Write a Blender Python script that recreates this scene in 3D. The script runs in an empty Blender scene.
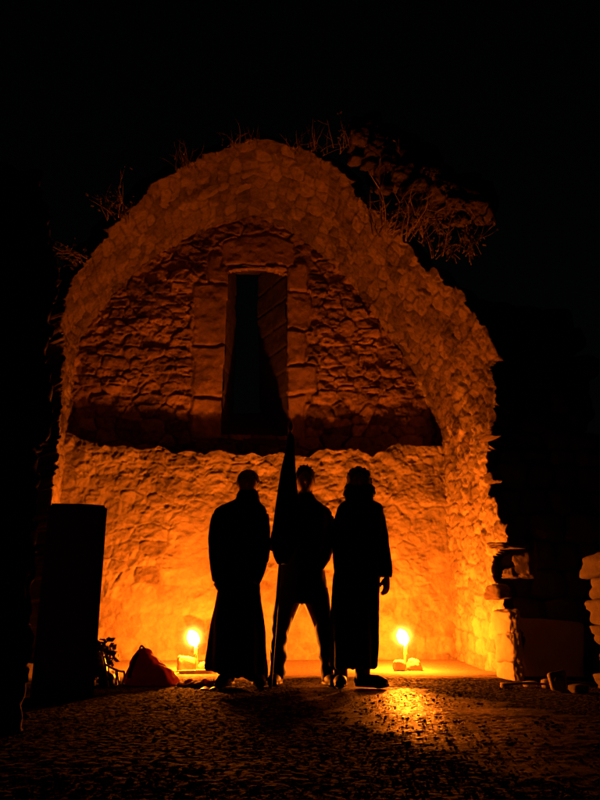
import bpy, bmesh, math, random
import numpy as np
from mathutils import Vector, noise as mnoise

random.seed(7)
S = bpy.context.scene
COL = S.collection

# ------------------------------------------------------------------ camera
CAM_H = 0.353
PITCH = math.radians(17.15)
YAW = math.radians(7.0)                     # turned to the right of the chapel axis (+Y)
FPX = 778.0                                 # focal length in pixels of a 600x800 frame
Fh = np.array([math.sin(YAW), math.cos(YAW), 0.0])
Rt = np.array([math.cos(YAW), -math.sin(YAW), 0.0])
Up = np.array([0, 0, 1.0])
Fw = Fh * math.cos(PITCH) + Up * math.sin(PITCH)
Uc = -Fh * math.sin(PITCH) + Up * math.cos(PITCH)
C0 = np.array([0.0, 0.0, CAM_H])

cam_d = bpy.data.cameras.new('camera')
cam = bpy.data.objects.new('camera', cam_d)
COL.objects.link(cam)
S.camera = cam
cam.location = C0
cam.rotation_euler = (math.pi / 2 + PITCH, 0, -YAW)
cam_d.sensor_fit = 'VERTICAL'
cam_d.sensor_height = 36.0
cam_d.lens = 36.0 * FPX / 800.0
cam_d.clip_start = 0.05
cam_d.clip_end = 500

def ray(x, y):
    d = Fw + Rt * ((x - 300.0) / FPX) - Uc * ((y - 400.0) / FPX)
    return d

def atD(x, y, D, off=0.0):
    """point seen at (x, y) standing at horizontal distance D along the view heading"""
    d = ray(x, y)
    t = (D + off) / d.dot(Fh)
    return C0 + d * t

def atY(x, y, Y):
    d = ray(x, y)
    return C0 + d * (Y / d[1])

def project(P):
    Q = P - C0
    z = Q @ Fw
    return 300 + FPX * (Q @ Rt) / z, 400 - FPX * (Q @ Uc) / z

# ------------------------------------------------------------------ noise in numpy
def _hash(ix, iy, seed):
    h = (ix.astype(np.int64) * 374761393 + iy.astype(np.int64) * 668265263 + seed * 1442695041) & 0xFFFFFFFF
    h = ((h ^ (h >> 13)) * 1274126177) & 0xFFFFFFFF
    h = h ^ (h >> 16)
    return (h & 0xFFFFFF) / float(0xFFFFFF)

def vnoise(x, y, seed=0):
    ix = np.floor(x); iy = np.floor(y)
    fx = x - ix; fy = y - iy
    fx = fx * fx * fx * (fx * (fx * 6 - 15) + 10); fy = fy * fy * fy * (fy * (fy * 6 - 15) + 10)
    a = _hash(ix, iy, seed); b = _hash(ix + 1, iy, seed)
    c = _hash(ix, iy + 1, seed); d = _hash(ix + 1, iy + 1, seed)
    return (a * (1 - fx) + b * fx) * (1 - fy) + (c * (1 - fx) + d * fx) * fy * 1.0 - 0.5

def fbm(x, y, seed=0, octv=4, gain=0.5):
    s = 0; a = 1.0
    for k in range(octv):
        s = s + a * vnoise(x * 2 ** k + 17.3 * k, y * 2 ** k + 9.1 * k, seed + k)
        a *= gain
    return s

def sstep(a, b, x):
    t = np.clip((x - a) / (b - a), 0, 1)
    return t * t * (3 - 2 * t)

def rubble(U, V, seed, course=0.15, length=0.26, joint=0.03, depth=0.03, vary=0.03, warp=0.05, rough=0.012, tilt=0.12, mortar=.12):
    """height and tone of random rubble masonry over coordinates U (along) and V (across the courses)"""
    rng = np.random.RandomState(seed)
    u = U + warp * fbm(U * 2.3, V * 2.3, seed + 50, 3)
    v = V + warp * 0.8 * fbm(U * 1.7 + 5, V * 2.6, seed + 60, 3)
    sites = []
    y = V.min() - course
    while y < V.max() + course:
        h = course * rng.uniform(0.6, 1.35)
        x = U.min() - length * rng.uniform(0.5, 1.5)
        while x < U.max() + length:
            w = length * rng.choice([0.45, 0.7, 1.0, 1.0, 1.5], p=[.2, .25, .25, .2, .1]) * rng.uniform(0.8, 1.2)
            sites.append((x + w / 2, y + h / 2 + rng.uniform(-.25, .25) * h))
            x += w
        y += h
    sites = np.array(sites, dtype=np.float32)
    n = len(sites)
    ax = length * 0.9; ay = course
    su = sites[:, 0] / ax; sv = sites[:, 1] / ay
    pu = (u / ax).ravel().astype(np.float32); pv = (v / ay).ravel().astype(np.float32)
    N = len(pu)
    F1 = np.empty(N, np.float32); F2 = np.empty(N, np.float32); I1 = np.empty(N, np.int32)
    ch = max(1, 6_000_000 // n)
    for i in range(0, N, ch):
        d = np.abs(pu[i:i + ch, None] - su[None]) ** 2 + np.abs(pv[i:i + ch, None] - sv[None]) ** 2
        j = np.argmin(d, axis=1); r = np.arange(len(j))
        F1[i:i + ch] = np.sqrt(d[r, j]); d[r, j] = 1e9
        F2[i:i + ch] = np.sqrt(d.min(axis=1)); I1[i:i + ch] = j
    d = (F2 - F1) * course
    d = d + 0.012 * fbm(pu * 3, pv * 3, seed + 70, 3)
    prot = rng.uniform(-1, 1, n) ** 3 * 0.7 + rng.uniform(-.4, .4, n)
    tx = rng.uniform(-tilt, tilt, n); ty = rng.uniform(-tilt, tilt, n)
    m = sstep(0.0, joint, d)
    du = u.ravel() - sites[I1, 0]; dv = v.ravel() - sites[I1, 1]
    h = m * (depth + prot[I1] * vary + tx[I1] * du + ty[I1] * dv)
    uu, vv = U.ravel(), V.ravel()
    h = h + rough * fbm(uu * 9, vv * 9, seed + 80, 4, 0.6) * (0.5 + m)
    # chipped faces and little pits
    rg_ = np.abs(fbm(uu * 7, vv * 11, seed + 84, 4, 0.55))
    h = h - 0.5 * rough * sstep(0.10, 0.0, rg_) * m
    h = h - 0.45 * rough * sstep(.22, .38, fbm(uu * 16, vv * 16, seed + 88, 3, .6))
    h = h + 0.02 * fbm(U.ravel() * 1.3, V.ravel() * 1.3, seed + 90, 2)
    tone = rng.uniform(0, 1, n)[I1] * m + (1 - m) * mortar
    return h.reshape(U.shape), tone.reshape(U.shape).astype(np.float32), m.reshape(U.shape)

# ------------------------------------------------------------------ materials
def mat_new(name):
    m = bpy.data.materials.new(name); m.use_nodes = True
    nt = m.node_tree
    return m, nt, nt.nodes['Principled BSDF']

def mat_stone(name, c_dark, c_light, rough=0.9, bump=0.25, scale=1.0, spec=0.25, pale=None):
    m, nt, p = mat_new(name)
    N, L = nt.nodes, nt.links
    at = N.new('ShaderNodeAttribute'); at.attribute_name = 'tone'
    tc = N.new('ShaderNodeTexCoord')
    n1 = N.new('ShaderNodeTexNoise'); n1.inputs['Scale'].default_value = 14 * scale; n1.inputs['Detail'].default_value = 8
    n1.inputs['Roughness'].default_value = 0.65
    n2 = N.new('ShaderNodeTexNoise'); n2.inputs['Scale'].default_value = 2.2 * scale; n2.inputs['Detail'].default_value = 5
    L.new(tc.outputs['Object'], n1.inputs['Vector']); L.new(tc.outputs['Object'], n2.inputs['Vector'])
    a = N.new('ShaderNodeMath'); a.operation = 'MULTIPLY'; a.inputs[1].default_value = 0.8
    L.new(at.outputs['Fac'], a.inputs[0])
    b = N.new('ShaderNodeMath'); b.operation = 'MULTIPLY_ADD'; b.inputs[1].default_value = 1.0
    L.new(n1.outputs['Fac'], b.inputs[0]); L.new(a.outputs[0], b.inputs[2])
    c = N.new('ShaderNodeMath'); c.operation = 'MULTIPLY_ADD'; c.inputs[1].default_value = 0.9
    L.new(n2.outputs['Fac'], c.inputs[0]); L.new(b.outputs[0], c.inputs[2])
    mr = N.new('ShaderNodeMapRange'); mr.inputs[1].default_value = 0.8; mr.inputs[2].default_value = 1.8
    L.new(c.outputs[0], mr.inputs[0])
    mx = N.new('ShaderNodeMix'); mx.data_type = 'RGBA'
    mx.inputs[6].default_value = (*c_dark, 1); mx.inputs[7].default_value = (*c_light, 1)
    L.new(mr.outputs[0], mx.inputs[0])
    out = mx.outputs[2]
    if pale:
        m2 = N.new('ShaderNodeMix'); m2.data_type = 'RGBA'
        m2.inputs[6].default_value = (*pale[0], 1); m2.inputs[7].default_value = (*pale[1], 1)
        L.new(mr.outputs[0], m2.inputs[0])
        ap = N.new('ShaderNodeAttribute'); ap.attribute_name = 'plaster_glow'
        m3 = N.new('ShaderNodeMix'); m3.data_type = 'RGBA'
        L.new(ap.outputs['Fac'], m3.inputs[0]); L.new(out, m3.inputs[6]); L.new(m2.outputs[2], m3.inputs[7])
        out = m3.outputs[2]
    L.new(out, p.inputs['Base Color'])
    p.inputs['Roughness'].default_value = rough
    p.inputs['Specular IOR Level'].default_value = spec
    n3 = N.new('ShaderNodeTexNoise'); n3.inputs['Scale'].default_value = 45 * scale; n3.inputs['Detail'].default_value = 6
    n3.inputs['Roughness'].default_value = 0.7
    L.new(tc.outputs['Object'], n3.inputs['Vector'])
    bp = N.new('ShaderNodeBump'); bp.inputs['Strength'].default_value = bump; bp.inputs['Distance'].default_value = 0.03
    L.new(n3.outputs['Fac'], bp.inputs['Height']); L.new(bp.outputs[0], p.inputs['Normal'])
    return m

def mat_cloth(name, col, rough=0.85, bump=0.2, scale=140, sheen=0.0, spec=0.2):
    m, nt, p = mat_new(name)
    N, L = nt.nodes, nt.links
    tc = N.new('ShaderNodeTexCoord')
    n = N.new('ShaderNodeTexNoise'); n.inputs['Scale'].default_value = 9; n.inputs['Detail'].default_value = 5
    L.new(tc.outputs['Object'], n.inputs['Vector'])
    mx = N.new('ShaderNodeMix'); mx.data_type = 'RGBA'
    mx.inputs[6].default_value = (*[v * 0.6 for v in col], 1); mx.inputs[7].default_value = (*[min(1, v * 1.4) for v in col], 1)
    L.new(n.outputs['Fac'], mx.inputs[0]); L.new(mx.outputs[2], p.inputs['Base Color'])
    p.inputs['Roughness'].default_value = rough
    p.inputs['Specular IOR Level'].default_value = spec
    p.inputs['Sheen Weight'].default_value = sheen
    w = N.new('ShaderNodeTexNoise'); w.inputs['Scale'].default_value = scale; w.inputs['Detail'].default_value = 3
    L.new(tc.outputs['Object'], w.inputs['Vector'])
    bp = N.new('ShaderNodeBump'); bp.inputs['Strength'].default_value = bump; bp.inputs['Distance'].default_value = 0.01
    L.new(w.outputs['Fac'], bp.inputs['Height']); L.new(bp.outputs[0], p.inputs['Normal'])
    return m

M = {}
M['wall'] = mat_stone('limestone_rubble', (0.125, 0.093, 0.058), (0.42, 0.34, 0.232), bump=0.5)
M['upper'] = mat_stone('dimmed_rubble', (0.085, 0.048, 0.026), (0.37, 0.235, 0.14), bump=0.5)  # darker and redder than the lower wall, light falloff put into the colour
M['vault'] = mat_stone('limestone_vault', (0.030, 0.019, 0.011), (0.205, 0.145, 0.088), bump=0.6, pale=((0.16, 0.12, 0.078), (0.46, 0.375, 0.26)))  # crown darkened and low plaster paled, candle falloff put into the colour
M['ashlar'] = mat_stone('dressed_limestone', (0.055, 0.038, 0.025), (0.15, 0.108, 0.07), bump=0.5)
M['jamb'] = mat_stone('shaded_limestone', (0.03, 0.02, 0.013), (0.085, 0.058, 0.037), bump=0.5)  # embrasure darkened, its shade put into the stone colour
M['pebble'] = mat_stone('dusty_pebble', (0.02, 0.014, 0.01), (0.07, 0.05, 0.034), bump=.3, scale=3)
M['stone'] = mat_stone('loose_limestone', (0.30, 0.25, 0.18), (0.55, 0.47, 0.37), bump=0.35, scale=2.5)
M['darkstone'] = mat_stone('weathered_stone', (0.10, 0.08, 0.065), (0.24, 0.195, 0.15), bump=0.4)
M['skin'] = mat_cloth('skin', (0.42, 0.24, 0.17), rough=0.55, bump=0.05, scale=220, spec=0.4)
M['coat'] = mat_cloth('dark_wool', (0.017, 0.015, 0.018), sheen=0.1)
M['jacket'] = mat_cloth('dark_jacket', (0.016, 0.015, 0.018), rough=0.6, spec=0.3)
M['jeans'] = mat_cloth('worn_denim', (0.026, 0.027, 0.034), rough=0.62, spec=0.3)
M['scarf'] = mat_cloth('dark_knit', (0.02, 0.016, 0.018), bump=0.5, scale=70)
M['hair'] = mat_cloth('dark_hair', (0.012, 0.009, 0.007), rough=0.5, bump=0.6, scale=90, spec=0.4)
M['leather'] = mat_cloth('dark_leather', (0.02, 0.015, 0.012), rough=0.6, bump=0.1, spec=0.5)
M['flag'] = mat_cloth('dark_flag_cloth', (0.022, 0.014, 0.016), rough=0.7)
M['wood'] = mat_cloth('old_wood', (0.09, 0.055, 0.03), rough=0.6, bump=0.3, scale=40)
M['red'] = mat_cloth('dark_red_nylon', (0.22, 0.006, 0.012), rough=0.8, bump=0.15, scale=60, spec=0.08)
M['black'] = mat_cloth('black_nylon', (0.02, 0.018, 0.02), rough=0.5, spec=0.4)
M['wax'] = mat_cloth('pale_wax', (0.75, 0.62, 0.38), rough=0.4, bump=0.05, spec=0.4)
M['twig'] = mat_cloth('dry_twig', (0.16, 0.11, 0.065), rough=0.9, scale=50)
M['leaf'] = mat_cloth('dull_leaf', (0.055, 0.042, 0.018), rough=0.8)

nt = M['red'].node_tree; p = nt.nodes['Principled BSDF']
tl = nt.nodes.new('ShaderNodeBsdfTranslucent'); tl.inputs['Color'].default_value = (.36, .004, .012, 1)
ms = nt.nodes.new('ShaderNodeMixShader'); ms.inputs[0].default_value = .15
nt.links.new(p.outputs[0], ms.inputs[1]); nt.links.new(tl.outputs[0], ms.inputs[2])
nt.links.new(ms.outputs[0], nt.nodes['Material Output'].inputs['Surface'])
m, nt, p = mat_new('bare_metal'); p.inputs['Metallic'].default_value = 1.0
p.inputs['Base Color'].default_value = (0.55, 0.52, 0.48, 1); p.inputs['Roughness'].default_value = 0.3
M['metal'] = m

FLAME_RGB = (1.0, 0.175, 0.007)
FLAME_L = 2250.0
m, nt, p = mat_new('candle_flame')
nt.nodes.remove(p)
em = nt.nodes.new('ShaderNodeEmission')
em.inputs['Color'].default_value = (*FLAME_RGB, 1); em.inputs['Strength'].default_value = FLAME_L
nt.links.new(em.outputs[0], nt.nodes['Material Output'].inputs['Surface'])
M['flame'] = m
m = bpy.data.materials.new('candle_halo_glow'); m.use_nodes = True  # lens halo round the flame, drawn as an emitting volume
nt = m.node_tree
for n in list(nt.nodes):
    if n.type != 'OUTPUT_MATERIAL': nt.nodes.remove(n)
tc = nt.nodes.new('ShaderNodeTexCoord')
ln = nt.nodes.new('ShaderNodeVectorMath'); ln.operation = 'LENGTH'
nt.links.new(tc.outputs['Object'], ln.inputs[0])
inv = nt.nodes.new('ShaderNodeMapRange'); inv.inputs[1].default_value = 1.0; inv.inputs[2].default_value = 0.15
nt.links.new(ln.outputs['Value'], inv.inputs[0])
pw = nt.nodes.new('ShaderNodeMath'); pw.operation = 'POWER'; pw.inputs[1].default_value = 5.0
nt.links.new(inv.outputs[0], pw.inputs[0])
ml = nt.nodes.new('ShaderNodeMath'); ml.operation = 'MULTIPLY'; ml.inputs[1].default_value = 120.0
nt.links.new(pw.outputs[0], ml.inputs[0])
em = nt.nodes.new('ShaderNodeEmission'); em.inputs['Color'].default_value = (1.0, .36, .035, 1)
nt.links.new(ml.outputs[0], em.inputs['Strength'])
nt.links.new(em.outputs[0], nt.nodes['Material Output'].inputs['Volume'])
M['halo'] = m

# wet trodden earth with small stones
m, nt, p = mat_new('trodden_earth')
N, L = nt.nodes, nt.links
tc = N.new('ShaderNodeTexCoord')
n1 = N.new('ShaderNodeTexNoise'); n1.inputs['Scale'].default_value = 3; n1.inputs['Detail'].default_value = 9; n1.inputs['Roughness'].default_value = .65
n2 = N.new('ShaderNodeTexNoise'); n2.inputs['Scale'].default_value = 38; n2.inputs['Detail'].default_value = 6; n2.inputs['Roughness'].default_value = .7
n3 = N.new('ShaderNodeTexVoronoi'); n3.inputs['Scale'].default_value = 55
for n in (n1, n2, n3): L.new(tc.outputs['Object'], n.inputs['Vector'])
mx = N.new('ShaderNodeMix'); mx.data_type = 'RGBA'
mx.inputs[6].default_value = (0.006, 0.0042, 0.003, 1); mx.inputs[7].default_value = (0.024, 0.017, 0.0115, 1)
mr = N.new('ShaderNodeMapRange'); mr.inputs[1].default_value = .35; mr.inputs[2].default_value = .7
L.new(n1.outputs['Fac'], mr.inputs[0]); L.new(mr.outputs[0], mx.inputs[0]); sx = N.new('ShaderNodeSeparateXYZ'); L.new(tc.outputs['Object'], sx.inputs[0])
wv = N.new('ShaderNodeMath'); wv.operation = 'MULTIPLY_ADD'; wv.inputs[1].default_value = 1.1
L.new(n1.outputs['Fac'], wv.inputs[0]); L.new(sx.outputs[1], wv.inputs[2])
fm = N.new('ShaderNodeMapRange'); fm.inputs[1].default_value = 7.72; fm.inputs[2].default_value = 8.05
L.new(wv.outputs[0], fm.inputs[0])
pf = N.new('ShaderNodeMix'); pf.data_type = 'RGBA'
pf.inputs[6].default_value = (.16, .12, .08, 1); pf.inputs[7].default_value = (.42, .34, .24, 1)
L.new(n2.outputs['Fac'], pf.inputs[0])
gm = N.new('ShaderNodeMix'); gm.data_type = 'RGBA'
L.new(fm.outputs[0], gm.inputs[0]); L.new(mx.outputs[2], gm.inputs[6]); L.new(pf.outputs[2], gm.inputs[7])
L.new(gm.outputs[2], p.inputs['Base Color'])
rr = N.new('ShaderNodeMapRange'); rr.inputs[1].default_value = .35; rr.inputs[2].default_value = .65
rr.inputs[3].default_value = .45; rr.inputs[4].default_value = .95
L.new(n2.outputs['Fac'], rr.inputs[0]); L.new(rr.outputs[0], p.inputs['Roughness'])
sl = N.new('ShaderNodeMapRange'); sl.inputs[1].default_value = .53; sl.inputs[2].default_value = .66
sl.inputs[3].default_value = 0.0; sl.inputs[4].default_value = .55
wet = N.new('ShaderNodeVectorMath'); wet.operation = 'MULTIPLY_ADD'
wet.inputs[1].default_value = (2.2, .46, 0); wet.inputs[2].default_value = (-1.22 * 2.2, -4.6 * .46, 0)
L.new(tc.outputs['Object'], wet.inputs[0])
wl = N.new('ShaderNodeVectorMath'); wl.operation = 'LENGTH'; L.new(wet.outputs[0], wl.inputs[0])
wn = N.new('ShaderNodeMath'); wn.operation = 'MULTIPLY_ADD'; wn.inputs[1].default_value = -1.6; L.new(n1.outputs['Fac'], wn.inputs[0]); L.new(wl.outputs['Value'], wn.inputs[2])
wm = N.new('ShaderNodeMapRange'); wm.inputs[1].default_value = .45; wm.inputs[2].default_value = -.25
L.new(wn.outputs[0], wm.inputs[0])
L.new(n2.outputs['Fac'], sl.inputs[0]); sm_ = N.new('ShaderNodeMath'); sm_.operation = 'MULTIPLY_ADD'; sm_.inputs[1].default_value = .17
L.new(wm.outputs[0], sm_.inputs[0]); L.new(sl.outputs[0], sm_.inputs[2]); L.new(sm_.outputs[0], p.inputs['Specular IOR Level'])
rm_ = N.new('ShaderNodeMath'); rm_.operation = 'MULTIPLY_ADD'; rm_.inputs[1].default_value = -.22
L.new(wm.outputs[0], rm_.inputs[0]); L.new(rr.outputs[0], rm_.inputs[2]); L.new(rm_.outputs[0], p.inputs['Roughness'])
ad = N.new('ShaderNodeMath'); ad.operation = 'MULTIPLY_ADD'; ad.inputs[1].default_value = .5
L.new(n3.outputs['Distance'], ad.inputs[0]); L.new(n2.outputs['Fac'], ad.inputs[2])
bp = N.new('ShaderNodeBump'); bp.inputs['Strength'].default_value = .5; bp.inputs['Distance'].default_value = .012
L.new(ad.outputs[0], bp.inputs['Height']); L.new(bp.outputs[0], p.inputs['Normal'])
M['earth'] = m

# ------------------------------------------------------------------ object helpers
def link_mesh(name, verts, faces, mat, parent=None, loc=(0, 0, 0), smooth=True, tone=None):
    me = bpy.data.meshes.new(name)
    loc = np.array(loc, dtype=float)
    v = np.asarray(verts, dtype=float) - loc
    me.from_pydata(v.tolist(), [], faces if isinstance(faces, list) else faces.tolist())
    me.update()
    if smooth: me.polygons.foreach_set('use_smooth', [True] * len(me.polygons))
    if tone is not None:
        a = me.attributes.new('tone', 'FLOAT', 'POINT'); a.data.foreach_set('value', np.asarray(tone, np.float32).ravel())
    me.materials.append(mat)
    o = bpy.data.objects.new(name, me); COL.objects.link(o)
    if parent is not None:
        o.parent = parent                    # loc is the parent's own world location
    else:
        o.location = loc
    return o

def tag(o, label, cat, group=None, kind=None):
    if label: o['label'] = label
    if cat: o['category'] = cat
    if group: o['group'] = group
    if kind: o['kind'] = kind
    return o

def thing(name, label, cat, loc, group=None):
    o = bpy.data.objects.new(name, None); COL.objects.link(o)
    o.location = loc; o.empty_display_size = 0.1
    return tag(o, label, cat, group)

class MB:
    """collects shapes of one part"""
    def __init__(self): self.v = []; self.f = []
    def add(self, v, f):
        b = len(self.v); self.v += [tuple(map(float, q)) for q in v]
        self.f += [tuple(b + i for i in q) for q in f]
        return self

def resample(rows, n):
    rows = np.array(rows, dtype=float)
    k = len(rows); out = []
    for i in range(n):
        t = i * (k - 1) / (n - 1); j = min(int(t), k - 2); f = t - j
        p0 = rows[max(j - 1, 0)]; p1 = rows[j]; p2 = rows[j + 1]; p3 = rows[min(j + 2, k - 1)]
        out.append(0.5 * ((2 * p1) + (p2 - p0) * f + (2 * p0 - 5 * p1 + 4 * p2 - p3) * f * f + (3 * p1 - p0 - 3 * p2 + p3) * f ** 3))
    return np.array(out)

def ring_faces(nr, ns, cap=True, close=True):
    f = []
    for i in range(nr - 1):
        for j in range(ns):
            a = i * ns + j; b = i * ns + (j + 1) % ns
            f.append((a, b, b + ns, a + ns))
    if cap:
        f.append(tuple(range(ns - 1, -1, -1))); f.append(tuple(range((nr - 1) * ns, nr * ns)))
    return f

def loft_px(rows, D, n=None, ns=28, power=2.3):
    """rows: (y_left, x_left, y_right, x_right, depth_radius, depth_offset), a closed tube whose outline is given as seen"""
    n = n or len(rows) * 5
    R = resample(rows, n); v = []
    for yl, xl, yr, xr, ry, off in R:
        a = atD(xl, yl, D, off); b = atD(xr, yr, D, off)
        c = (a + b) / 2; e = (b - a) / 2
        for j in range(ns):
            t = 2 * math.pi * j / ns
            ct, st = math.cos(t), math.sin(t)
            q = (abs(ct) ** power + abs(st) ** power) ** (-1 / power)
            v.append(c + e * ct * q + Fh * ry * st * q)
    return v, ring_faces(n, ns)

def tube(pts, rad, n=None, ns=12, flat=1.0, flatdir=None):
    """tapered tube through world points"""
    n = n or max(2, len(pts) * 4)
    R = resample([list(p) + [r] for p, r in zip(pts, rad)], n)
    P = R[:, :3]; v = []
    for i in range(n):
        t = P[min(i + 1, n - 1)] - P[max(i - 1, 0)]
        t = t / (np.linalg.norm(t) + 1e-9)
        ref = np.array(flatdir) if flatdir is not None else (np.array([0, 0, 1.0]) if abs(t[2]) < .9 else np.array([0.0, 1, 0]))
        a = np.cross(t, ref); a /= np.linalg.norm(a) + 1e-9
        b = np.cross(t, a)
        for j in range(ns):
            th = 2 * math.pi * j / ns
            v.append(P[i] + a * math.cos(th) * R[i, 3] + b * math.sin(th) * R[i, 3] * flat)
    return v, ring_faces(n, ns)

def ball(c, r, seg=20, rings=14):
    """ellipsoid, r = (along Rt, along Fh, up)"""
    v = []; f = []
    for i in range(rings + 1):
        ph = math.pi * i / rings
        for j in range(seg):
            th = 2 * math.pi * j / seg
            v.append(np.array(c) + Rt * r[0] * math.sin(ph) * math.cos(th) + Fh * r[1] * math.sin(ph) * math.sin(th) + Up * r[2] * math.cos(ph))
    for i in range(rings):
        for j in range(seg):
            a = i * seg + j; b = i * seg + (j + 1) % seg
            f.append((a, a + seg, b + seg, b))
    return v, f

def remesh(mb, name, mat, parent, loc, voxel=0.008, smooth=3, disp=None):
    o = link_mesh(name, mb.v, mb.f, mat, parent, loc)
    md = o.modifiers.new('r', 'REMESH'); md.mode = 'VOXEL'; md.voxel_size = voxel; md.use_smooth_shade = True
    ms = o.modifiers.new('s', 'SMOOTH'); ms.iterations = smooth; ms.factor = 0.5
    dg = bpy.context.evaluated_depsgraph_get(); dg.update()
    me = bpy.data.meshes.new_from_object(o.evaluated_get(dg))
    o.modifiers.clear(); old = o.data; o.data = me; me.name = name
    bpy.data.meshes.remove(old)
    if not me.materials: me.materials.append(mat)
    if disp:
        nrm = [v.normal.copy() for v in me.vertices]
        for v, nn in zip(me.vertices, nrm):
            v.co += nn * disp(v.co)
        me.update()
    me.polygons.foreach_set('use_smooth', [True] * len(me.polygons))
    return o

def add_rock(mb, c, dims, seed, sub=4, rz=0.0, amp=0.14, boxy=3.5, tiltx=0.0):
    """an irregular block of stone: rounded, chipped, uneven"""
    rng = random.Random(seed)
    bm = bmesh.new(); bmesh.ops.create_cube(bm, size=2)
    bmesh.ops.subdivide_edges(bm, edges=bm.edges[:], cuts=2 ** sub // 2, use_grid_fill=True)
    bm.verts.ensure_lookup_table()
    off = Vector((rng.uniform(0, 90), rng.uniform(0, 90), rng.uniform(0, 90)))
    sk = [rng.uniform(-.18, .18) for _ in range(4)]
    cz, sz = math.cos(rz), math.sin(rz); cx, sx = math.cos(tiltx), math.sin(tiltx)
    out = []
    for v in bm.verts:
        q = v.co
        k = (abs(q.x) ** boxy + abs(q.y) ** boxy + abs(q.z) ** boxy) ** (-1 / boxy)
        q = q * k
        d = 1 + amp * mnoise.noise(q * 0.9 + off) + amp * .6 * mnoise.noise(q * 2.3 + off) + amp * .3 * mnoise.noise(q * 6 + off)
        q = q * d
        x = q.x * dims[0] / 2 * (1 + sk[0] * q.z); y = q.y * dims[1] / 2 * (1 + sk[1] * q.z); z = q.z * dims[2] / 2 * (1 + sk[2] * q.x)
        y, z = y * cx - z * sx, y * sx + z * cx
        x, y = x * cz - y * sz, x * sz + y * cz
        out.append((x + c[0], y + c[1], z + c[2]))
    f = [tuple(v.index for v in fc.verts) for fc in bm.faces]
    bm.verts.index_update()
    bm.free()
    mb.add(out, f)

def rock_obj(name, c, dims, seed, mat, parent=None, loc=None, **kw):
    mb = MB(); add_rock(mb, c, dims, seed, **kw)
    return link_mesh(name, mb.v, mb.f, mat, parent, loc if loc is not None else (c[0], c[1], c[2] - dims[2] / 2), tone=np.full(len(mb.v), .5))

# ------------------------------------------------------------------ ground
def ground_z(X, Y):
    X = np.asarray(X, float); Y = np.asarray(Y, float)
    z = 0.058 * sstep(6.4, 8.0, Y) + 0.085 * sstep(8.0, 9.0, Y)
    z = z - 0.10 * sstep(3.2, 1.0, Y) * 0.3
    z = z + 0.03 * fbm(X * 0.55, Y * 0.55, 3, 2) * sstep(7.6, 6.0, Y)
    return z

def gz(x, y): return float(ground_z(np.array([x]), np.array([y]))[0])

def spaced(a, b, far0, far1, step):
    core = np.arange(a, b, step)
    lo = a - np.cumsum(step * 1.25 ** np.arange(1, 60)); lo = lo[lo > far0][::-1]
    hi = core[-1] + np.cumsum(step * 1.25 ** np.arange(1, 60)); hi = hi[hi < far1]
    return np.concatenate([[far0], lo, core, hi, [far1]])

gx = spaced(-2.6, 4.0, -80, 80, 0.0135)
gy = spaced(1.7, 9.35, -80, 80, 0.0135)
GX, GY = np.meshgrid(gx, gy)
GZ = ground_z(GX, GY)
core = sstep(-3.4, -2.6, GX) * sstep(4.6, 3.8, GX) * sstep(1.0, 1.8, GY) * sstep(9.8, 9.2, GY)
hR, tR, mR = rubble(GX.clip(-3.2, 4.4), GY.clip(1.4, 9.6), 21, course=0.075, length=0.085, joint=0.03, depth=0.004, vary=0.004, warp=.06, rough=0.006, tilt=.1)
GZ = GZ + core * (.4 * hR + 0.010 * fbm(GX * 1.5, GY * 1.5, 31, 4, .5) + 0.0012 * fbm((GX * .8 + GY * .6) * 13, (GY * .8 - GX * .6) * 13, 33, 3, .6) + 0.0007 * fbm((GX * .8 + GY * .6) * 29, (GY * .8 - GX * .6) * 29, 35, 2, .6)) * (1 - .6 * sstep(6.9, 7.4, GY))
ny, nx = GX.shape
idx = np.arange(nx * ny).reshape(ny, nx)
gf = np.stack([idx[:-1, :-1], idx[:-1, 1:], idx[1:, 1:], idx[1:, :-1]], -1).reshape(-1, 4)
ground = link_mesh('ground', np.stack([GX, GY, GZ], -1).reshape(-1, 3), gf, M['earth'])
tag(ground, None, None, kind='structure')

# ------------------------------------------------------------------ chapel shell
YB = 9.0            # face of the lower wall
YU = 9.29           # face of the recessed upper wall
chap_loc = (0.6, 9.0, 0.1)
chapel = thing('ruined_chapel', 'roofless stone chapel end lit orange, broken barrel vault and narrow slit window', 'ruin', chap_loc)

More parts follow.
